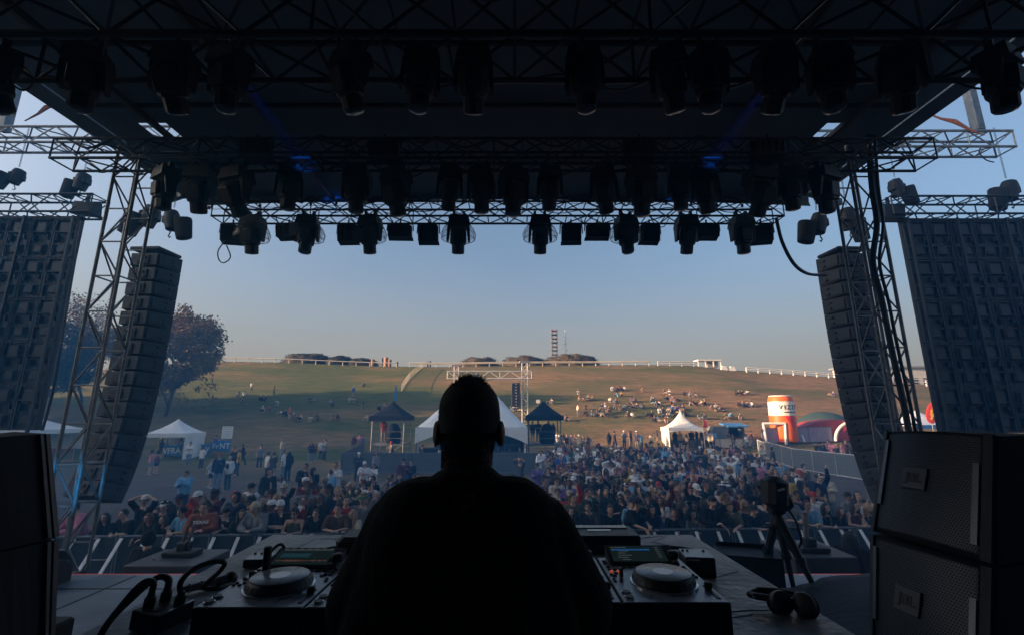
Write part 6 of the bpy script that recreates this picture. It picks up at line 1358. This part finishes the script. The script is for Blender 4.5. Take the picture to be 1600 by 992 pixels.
# named standing figures, (photo x, photo feet y, facing, spec)
def st_(px, py, face, a, zone='', s=None, group='people standing on the open field'):
    p = G(px, py); add(p.x, p.y, face, a, zone, group, s)
MID = [(282, 806, 0, spec(0, 'phone', 'hoodie', 'sky blue', 'short', 'black', bc='black trousers', label='big man in a sky blue hoodie looking at his phone behind the left front rows', wide=1.18)),
 (232, 743, 2.6, spec(1, 'phone', 'tank', 'pink', 'long', 'brown', leg='short', bc='pale jeans', label='woman in a pink top and pale shorts by the left speaker array')),
 (242, 741, 2.9, spec(1, 'phone', 'tank', 'maroon', 'long', 'dark brown', leg='short', bc='dark jeans', label='woman in a maroon top and dark shorts beside the pink top')),
 (293, 727, .2, spec(0, 'cross', 'tee', 'white', 'short', 'brown', bc='pale jeans', label='man in a white t-shirt and pale jeans in front of the blue banners')),
 (313, 733, 3.0, spec(1, 'phone', 'tee', 'white', 'ponytail', 'dark brown', bc='dark jeans', label='woman in white seen from behind in front of the blue banners')),
 (327, 764, 1.2, spec(1, 'walk', 'tee', 'white', 'ponytail', 'blond', leg='short', bc='black trousers', label='blond woman in white and black shorts striding towards the left')),
 (337, 766, .3, spec(0, 'drink', 'jacket', 'navy', 'short', 'brown', 'cap', 'red', bc='pale jeans', label='man in a navy jacket and red cap beside the striding woman')),
 (354, 764, -.2, spec(0, 'stand', 'hoodie', 'white', 'short', 'brown', 'cap', 'beige', bc='dark jeans', label='man in a white sweatshirt with a dark picture on the chest')),
 (363, 744, 1.0, spec(0, 'stand', 'jacket', 'charcoal', 'short', 'black', bc='dark jeans', label='man in a charcoal jacket behind the white sweatshirt')),
 (377, 728, 2.0, spec(0, 'walk', 'hoodie', 'black', 'hood', 'black', bc='black trousers', label='hooded figure in black walking away left of the grey t-shirt')),
 (404, 733, .4, spec(0, 'stand', 'tee', 'grey', 'short', 'black', 'cap', 'black', bc='dark jeans', label='man in a grey t-shirt with black cap on the open ground')),
 (415, 752, 2.4, spec(0, 'stand', 'tee', 'white', 'short', 'dark brown', bc='dark jeans', label='man in a white t-shirt with his back turned')),
 (424, 754, 2.8, spec(0, 'stand', 'tee', 'charcoal', 'short', 'black', leg='short', bc='khaki trousers', label='man in charcoal and khaki shorts beside the turned white t-shirt')),
 (438, 715, 2.2, spec(1, 'phone', 'tee', 'cream', 'bun', 'blond', bc='pale jeans', label='sunlit blond woman in cream behind the others on the open ground')),
 (440, 753, 1.8, spec(0, 'stand', 'tee', 'white', 'short', 'brown', bc='pale jeans', label='man in white and pale jeans facing the one in black')),
 (448, 752, 4.2, spec(0, 'stand', 'hoodie', 'black', 'long', 'black', bc='black trousers', label='long-haired person in black facing the white t-shirt')),
 (484, 723, .5, spec(1, 'cross', 'jacket', 'navy', 'long', 'dark brown', bc='pale jeans', label='woman in a navy jacket left of the slim pair')),
 (490, 721, .2, spec(1, 'phone', 'tee', 'maroon', 'long', 'brown', bc='pale jeans', label='woman in maroon and pale trousers between the two pairs')),
 (501, 719, .6, spec(0, 'stand', 'tee', 'white', 'short', 'black', bc='dark jeans', label='man in white, left one of the slim pair')),
 (506, 721, -.6, spec(0, 'cross', 'jacket', 'grey', 'short', 'black', bc='dark jeans', label='man in a grey jacket, right one of the slim pair')),
 (413, 812, .8, spec(0, 'walk', 'hoodie', 'black', 'hood', 'black', bc='dark jeans', label='hooded person in black stooping towards the front rows on the left')),
 (432, 808, .1, spec(1, 'drink', 'tee', 'white', 'long', 'brown', glasses=True, bc='khaki trousers', label='woman in white with sunglasses and a strap bag behind the left front rows')),
 (472, 800, .2, spec(0, 'phone', 'jacket', 'black', 'short', 'black', bc='black trousers', label='man in black with a hand to his chin, left of a pair in black', wide=1.1)),
 (484, 798, -.2, spec(0, 'cross', 'jacket', 'black', 'short', 'black', 'cap', 'black', bc='black trousers', label='man in black and black cap, right of a pair in black', wide=1.1)),
 (512, 806, 2.8, spec(0, 'stand', 'tee', 'sky blue', 'short', 'brown', bc='dark jeans', label='man in a bright blue shirt turned away left of the white t-shirts')),
 (520, 795, 0, spec(0, 'cross', 'tee', 'white', 'short', 'black', glasses=True, bc='dark jeans', label='man in white with sunglasses behind the bright blue shirt')),
 (566, 782, .1, spec(0, 'cross', 'tee', 'white', 'short', 'brown', 'cap', 'white', bc='dark jeans', label='man in a white t-shirt and white cap, arms folded by the mixing fence')),
 (581, 780, -.1, spec(1, 'phone', 'tee', 'white', 'ponytail', 'brown', bc='dark jeans', label='woman in a white t-shirt right of the white cap by the mixing fence')),
 (558, 752, .4, spec(0, 'cross', 'jacket', 'charcoal', 'short', 'brown', 'cap', 'white', bc='dark jeans', label='man in charcoal with a white cap against the mixing fence')),
 (586, 746, 0, spec(1, 'stand', 'hoodie', 'grey', 'long', 'black', bc='dark jeans', label='woman in a grey hoodie standing behind the mixing fence')),
 (628, 778, .2, spec(0, 'drink', 'jacket', 'maroon', 'short', 'brown', 'cap', 'black', bc='dark jeans', label='man in a maroon jacket at the fence left of the booth man')),
 (640, 776, -.2, spec(0, 'cross', 'jacket', 'black', 'short', 'black', bc='dark jeans', label='man in black beside the maroon jacket left of the booth man')),
 (1194, 738, .3, spec(0, 'cross', 'hoodie', 'cream', 'short', 'black', bc='dark jeans', label='man in a cream hoodie standing at the near corner of the right fence')),
 (1211, 740, 1.2, spec(0, 'stand', 'hoodie', 'black', 'hood', 'black', bc='khaki trousers', label='hooded man in black with khaki trousers beside the cream hoodie'))]
for px, py, f, a in MID: st_(px, py, f, a)
far = [(952, 3.6, 'charcoal'), (961, 1.6, 'charcoal'), (976, .4, 'grey'), (986, .2, 'black'), (996, 2.2, 'navy'), (1003, .8, 'sky blue'), (1019, .1, 'cream'), (1028, 1.2, 'charcoal'), (1056, 2.8, 'black'), (1064, .2, 'mustard'), (1074, 3, 'grey'), (1082, 0, 'black'), (1090, 1.4, 'navy'), (1104, .2, 'white'), (1111, 3.1, 'cream'), (1118, .1, 'sky blue'), (1140, 2.2, 'black'), (1147, 2.6, 'charcoal'), (1168, .3, 'white'), (1176, 1, 'maroon'), (1098, 1.5, 'black')]
rg = random.Random(77)
for px, f, c in far:
    a = rand_attr(rg, ['stand', 'walk', 'drink', 'cross', 'phone'], True); a['tc'] = c; st_(px, 701 + rg.uniform(-3, 4), f, a, 'near right white tent', group='people near the right tents')
for px, c in ((1278, 'black'), (1285, 'charcoal'), (1291, 'navy'), (1298, 'pink'), (1304, 'pink'), (1311, 'charcoal'), (1318, 'pink'), (1326, 'maroon'), (1334, 'black'), (1342, 'white')):
    a = rand_attr(rg, ['stand', 'drink', 'cross', 'phone'], True); a['tc'] = c; a['top'] = 'tee'; st_(px, 722 + rg.uniform(-2, 4), rg.uniform(0, 6), a, 'in right guest area', group='people in the guest area')
for px in (872, 880, 886, 893, 899, 905, 912, 920, 552, 560, 566): a = rand_attr(rg, ['stand', 'cross', 'phone']); st_(px, 705 + rg.uniform(-1, 3), rg.gauss(0, .5), a, 'behind slatted barrier', group='people behind the slatted barriers')
for px, z in ((832, 1.61), (841, 1.61), (866, 1.61), (858, 1.61), (598, 1.61)):
    a = rand_attr(rg, ['stand', 'cross']); a['tc'] = 'black' if px > 700 else 'red'; q = P(px, 690, 38.4); add(q.x, 38 + rg.uniform(-.2, .9), rg.gauss(0, .4), a, 'on %s platform' % ('right' if px > 700 else 'left'), 'people on the camera platforms', z=z)
for px, y, a in ((612, 35.5, 0), (660, 34.0, 0), (690, 33.8, 0), (778, 33.7, 0), (796, 33.8, 0), (812, 33.2, 0)):
    a = rand_attr(rg, ['stand', 'cross', 'phone']); q = P(px, 690, y); add(q.x, y, rg.gauss(0, .4), a, 'under the marquee', 'people under the marquee')
for px, py in ((250, 712), (262, 708), (280, 712), (291, 710), (334, 708), (370, 745)):
    a = rand_attr(rg, ['stand', 'phone', 'drink'], True); st_(px, py, rg.uniform(0, 6), a, 'by left white tent', group='people at the left tent')
# pit crew
pit = [(230, 8.9, 3.0, spec(0, 'stand', 'jacket', 'black', 'hood', 'black', bc='black trousers', label='hooded security guard in black standing in the pit on the left', wide=1.1)),
 (238, 6.45, 2.6, spec(0, 'film', 'tee', 'black', 'short', 'black', 'cap_back', 'navy', label='photographer in black with a backwards cap leaning at the stage edge')),
 (262, 6.6, 3.4, spec(0, 'raised', 'tee', 'charcoal', 'short', 'black', label='man with a bare arm reaching up at the stage edge beside the photographer')),
 (1330, 8.9, 2.2, spec(0, 'stand', 'hoodie', 'black', 'long', 'black', bc='black trousers', label='guard in black with long hair in the pit on the right', wide=1.12))]
for px, y, f, a in pit:
    q = P(px, 860, y); add(q.x, y, f, a, '', 'people in the pit', s=1.0 if y > 8 else .96)
# dense crowd
rg = random.Random(5)
def depth_left(x): return max(1.2, 12.4 + 1.55 * (x + 9.6) * (1 + .0 * x)) - 11.9
def fill():
    y = 12.25; r_ = 1
    while y < 39:
        sp = .50 + .012 * (y - 12); x0 = -9.4 + 0; x = -9.6
        while x < 21:
            xx = x + rg.gauss(0, .12); yy = y + rg.gauss(0, .13) + .048 * xx
            if yy < 25 and xx < -.9:                     # left mass thins out towards the left
                lim = 12.1 + max(.6, (xx + 9.9) * 1.02); ok = yy < lim + rg.uniform(-.4, .6) and yy < 20.5; dens = .86
            else:
                lo = -.9 + max(0, (yy - 12) * .12) if yy < 30 else 2.0 + (yy - 30) * .35; hi = 9.9 + (yy - 12.2) * .30; ok = lo < xx < hi and yy < 36.5 - max(0, (xx - 10) * .35); dens = .88 if yy < 22 else .66
                if xx > 6.5 and yy < 24 and xx > 7.5 + (yy - 12.4) * .15: dens *= .45
            ppx = 800 + F * xx / (yy * .978 - 3 * .21)
            if 618 < ppx < 842 and yy < 30: ok = ok and rg.random() < .22
            if ok and rg.random() < dens:
                a = rand_attr(rg, ['stand'] * 5 + ['cross'] * 3 + ['phone'] * 2 + ['film', 'film', 'film', 'drink', 'drink', 'raised', 'raised', 'hands_head'])
                side = 'left of' if xx < -.5 else 'right of'; rn = int((yy - .048 * xx - 12) / .62) + 2
                zone = '%s row %s %s' % (ordn[min(rn - 1, 19)], 'near' if abs(xx) < 3.4 else 'middle' if abs(xx) < 7 else 'far', 'left' if xx < -.5 else 'right')
                add(xx, yy, rg.gauss(0, .38), a, zone, 'people in the standing crowd')
            x += sp * rg.uniform(.9, 1.15)
        y += .62 + .022 * (y - 12)
fill()
# hillside clusters: (photo x, photo y of the ground, how many, first pose standing?)
HC = [(392, 612, 1, 1), (377, 619, 3, 0), (378, 630, 2, 0), (411, 626, 3, 0), (425, 620, 1, 1), (417, 643, 4, 0), (430, 634, 1, 0), (442, 649, 4, 0), (461, 656, 6, 0), (485, 629, 3, 0), (489, 658, 3, 0), (518, 659, 2, 0), (527, 657, 1, 0), (517, 634, 3, 0), (551, 628, 3, 0), (551, 620, 1, 1), (566, 637, 2, 0), (580, 658, 5, 0), (597, 640, 4, 0), (567, 604, 1, 0), (785, 632, 2, 0), (806, 643, 3, 0),
 (859, 631, 3, 0), (904, 616, 2, 0), (920, 625, 5, 0), (909, 627, 4, 0), (903, 650, 2, 1), (882, 657, 3, 0), (914, 638, 1, 0), (960, 611, 3, 0), (972, 611, 3, 0), (1005, 612, 1, 0), (967, 619, 4, 0), (1042, 616, 3, 0), (958, 629, 3, 0), (989, 628, 4, 0), (1018, 624, 2, 0), (1020, 630, 3, 0), (1028, 635, 3, 0), (1049, 626, 5, 0), (1053, 632, 3, 0), (944, 640, 4, 0), (948, 645, 4, 0), (968, 641, 5, 0), (935, 648, 3, 0), (945, 652, 3, 0), (920, 650, 4, 0), (992, 638, 6, 0), (984, 651, 4, 0), (1016, 652, 4, 0), (1030, 660, 5, 0), (1045, 645, 8, 0), (1058, 641, 6, 0), (1078, 619, 5, 0), (1087, 632, 9, 0), (1116, 639, 3, 0), (1122, 641, 4, 0), (1097, 655, 4, 0), (1142, 655, 6, 0), (1152, 616, 3, 0), (1163, 616, 4, 0), (1157, 634, 4, 0), (1168, 635, 5, 0), (1297, 618, 3, 0), (1040, 652, 4, 0), (1065, 650, 5, 0)]
rg = random.Random(19)
for px, py, n, stp in HC:
    n = max(1, round(n * .6))
    p = G(px, py); 
    for k in range(n):
        a = rand_attr(rg, ['stand' if (stp and k == 0) or (rg.random() < .03) else rg.choice(['sit', 'sit', 'sit_back'])], False)
        x = p.x + (k - (n - 1) / 2) * rg.uniform(.45, .7); y = p.y + rg.uniform(-.5, .5); add(x, y, rg.gauss(0, .7), a, 'hill', 'people on the hill', s=.9)
ppl.sort(key=lambda q: q['d'] * (.6 if q['a'].get('label') else 1))
near, rest = ppl[:299], ppl[299:]
seen = {}
for q in near:
    lod = 0 if q['d'] < 15.5 else 1 if q['d'] < 30 else 2
    b = person(q['x'], q['y'], q['z'], q['face'], q['a'], q['zone'], q['s'], lod, q['group']); seen.setdefault(b['label'], []).append(b)
for lab, lst in seen.items():
    if len(lst) > 1:
        lst.sort(key=lambda o: o.location.x)
        for i, o in enumerate(lst): o['label'] = lab + (', leftmost' if i == 0 else ', rightmost' if i == len(lst) - 1 else ', between')
tx = next(o for o in bpy.data.objects if o.get('label', '').startswith('man in a rust red'))
j = pose_joints('lean', 0); text_mb('TEXAS', .085, .004, Matrix.Translation((0, -.262, 1.30)) @ Matrix.Rotation(R(74), 4, 'X'), .004, 0, 1.1).build('shirt_lettering', WHTP, tx)
tx = next(o for o in bpy.data.objects if o.get('label', '').startswith('man in a white sweatshirt'))
MB().box((0, -.145, 1.22), (.17, .012, .24), bev=.003).build('shirt_print', BLK, tx)
# the rest of the crowd: one mesh for those beyond the nearest three hundred
palette = {}
def pal(kind, c):
    k = (kind,) + tuple(round(v, 3) for v in c)
    if k not in palette: palette[k] = mat('crowd_%s_%d' % (kind, len(palette)), c, .85, var=.15, scale=8)
    return palette[k]
def merged(lst, name, label):
    groups = {}
    for q in lst:
        a = q['a']; j = pose_joints(a['pose'], a['fem']); M = Matrix.Translation((q['x'], q['y'], q['z'])) @ Matrix.Rotation(q['face'], 4, 'Z') @ Matrix.Diagonal((q['s'], q['s'], q['s'], 1)); Mh = M @ Matrix.Translation(j['head'])
        items = [(get_body(a['pose'], a['fem'], 2), M, pal('skin', a['skin'])), (get_top(a['pose'], a['fem'], a['top'], 2), M, pal('cloth', TOPC[a['tc']])), (get_legs(a['pose'], a['fem'], 'long' if a['leg'] == 'long' else 'shorts', 2), M, pal('cloth', BOTC[a['bc']])), (get_hair('short' if a['hair'] == 'curly' else a['hair']), Mh, pal('hair', HAIRC[a['hc']]))]
        if a['hat']: items.append((get_hat(a['hat']), Mh, pal('hat', HATC[a['hatc']])))
        for me, MM, m in items: groups.setdefault(m.name, (m, []))[1].append((me, MM))
    import numpy as np
    vs, ls, lt, mi, mats, base = [], [], [], [], [], 0
    for k, (m, its) in groups.items():
        mats.append(m)
        for me, MM in its:
            n = len(me.vertices); co = np.empty(n * 3, 'f'); me.vertices.foreach_get('co', co); A = np.array(MM); co = co.reshape(-1, 3) @ A[:3, :3].T + A[:3, 3]; vs.append(co)
            li = np.empty(len(me.loops), 'i'); me.loops.foreach_get('vertex_index', li); ls.append(li + base); t_ = np.empty(len(me.polygons), 'i'); me.polygons.foreach_get('loop_total', t_); lt.append(t_); mi.append(np.full(len(t_), len(mats) - 1, 'i')); base += n
    vs = np.concatenate(vs); ls = np.concatenate(ls); lt = np.concatenate(lt); mi = np.concatenate(mi)
    me = bpy.data.meshes.new(name); me.vertices.add(len(vs)); me.vertices.foreach_set('co', vs.astype('f').ravel()); me.loops.add(len(ls)); me.loops.foreach_set('vertex_index', ls); me.polygons.add(len(lt)); me.polygons.foreach_set('loop_start', np.concatenate([[0], np.cumsum(lt)[:-1]]).astype('i')); 
    for m in mats: me.materials.append(m)
    me.update(calc_edges=True); me.polygons.foreach_set('material_index', mi); me.polygons.foreach_set('use_smooth', [True] * len(lt)); me.validate()
    o = bpy.data.objects.new(name, me); COL.objects.link(o); tag(o, label, 'crowd', None, 'stuff'); return o
print('PEOPLE', len(ppl), 'near', len(near), 'farthest individual', near[-1]['d'])
merged(rest, 'crowd', 'far part of the crowd, standing at the back and seated in groups on the hill')
# ---------------------------------------------------------------- haze and stage fog
def volume(name, box, dens, col):
    hz = bpy.data.materials.new(name); hz.use_nodes = True; nt = hz.node_tree
    for n in list(nt.nodes):
        if n.type == 'BSDF_PRINCIPLED': nt.nodes.remove(n)
    pv = nt.nodes.new('ShaderNodeVolumePrincipled'); pv.inputs['Density'].default_value = dens; pv.inputs['Color'].default_value = (*col, 1); pv.inputs['Anisotropy'].default_value = .1
    nt.links.new(pv.outputs[0], nt.nodes['Material Output'].inputs['Volume'])
    return tag(MB().box(*box).build(name, hz), kind='stuff')
if SMOKE > 0: volume('stage_smoke', ((-.3, 10.1, 6.6), (70, 28.2, 14.2)), SMOKE, (.09, .40, .82))
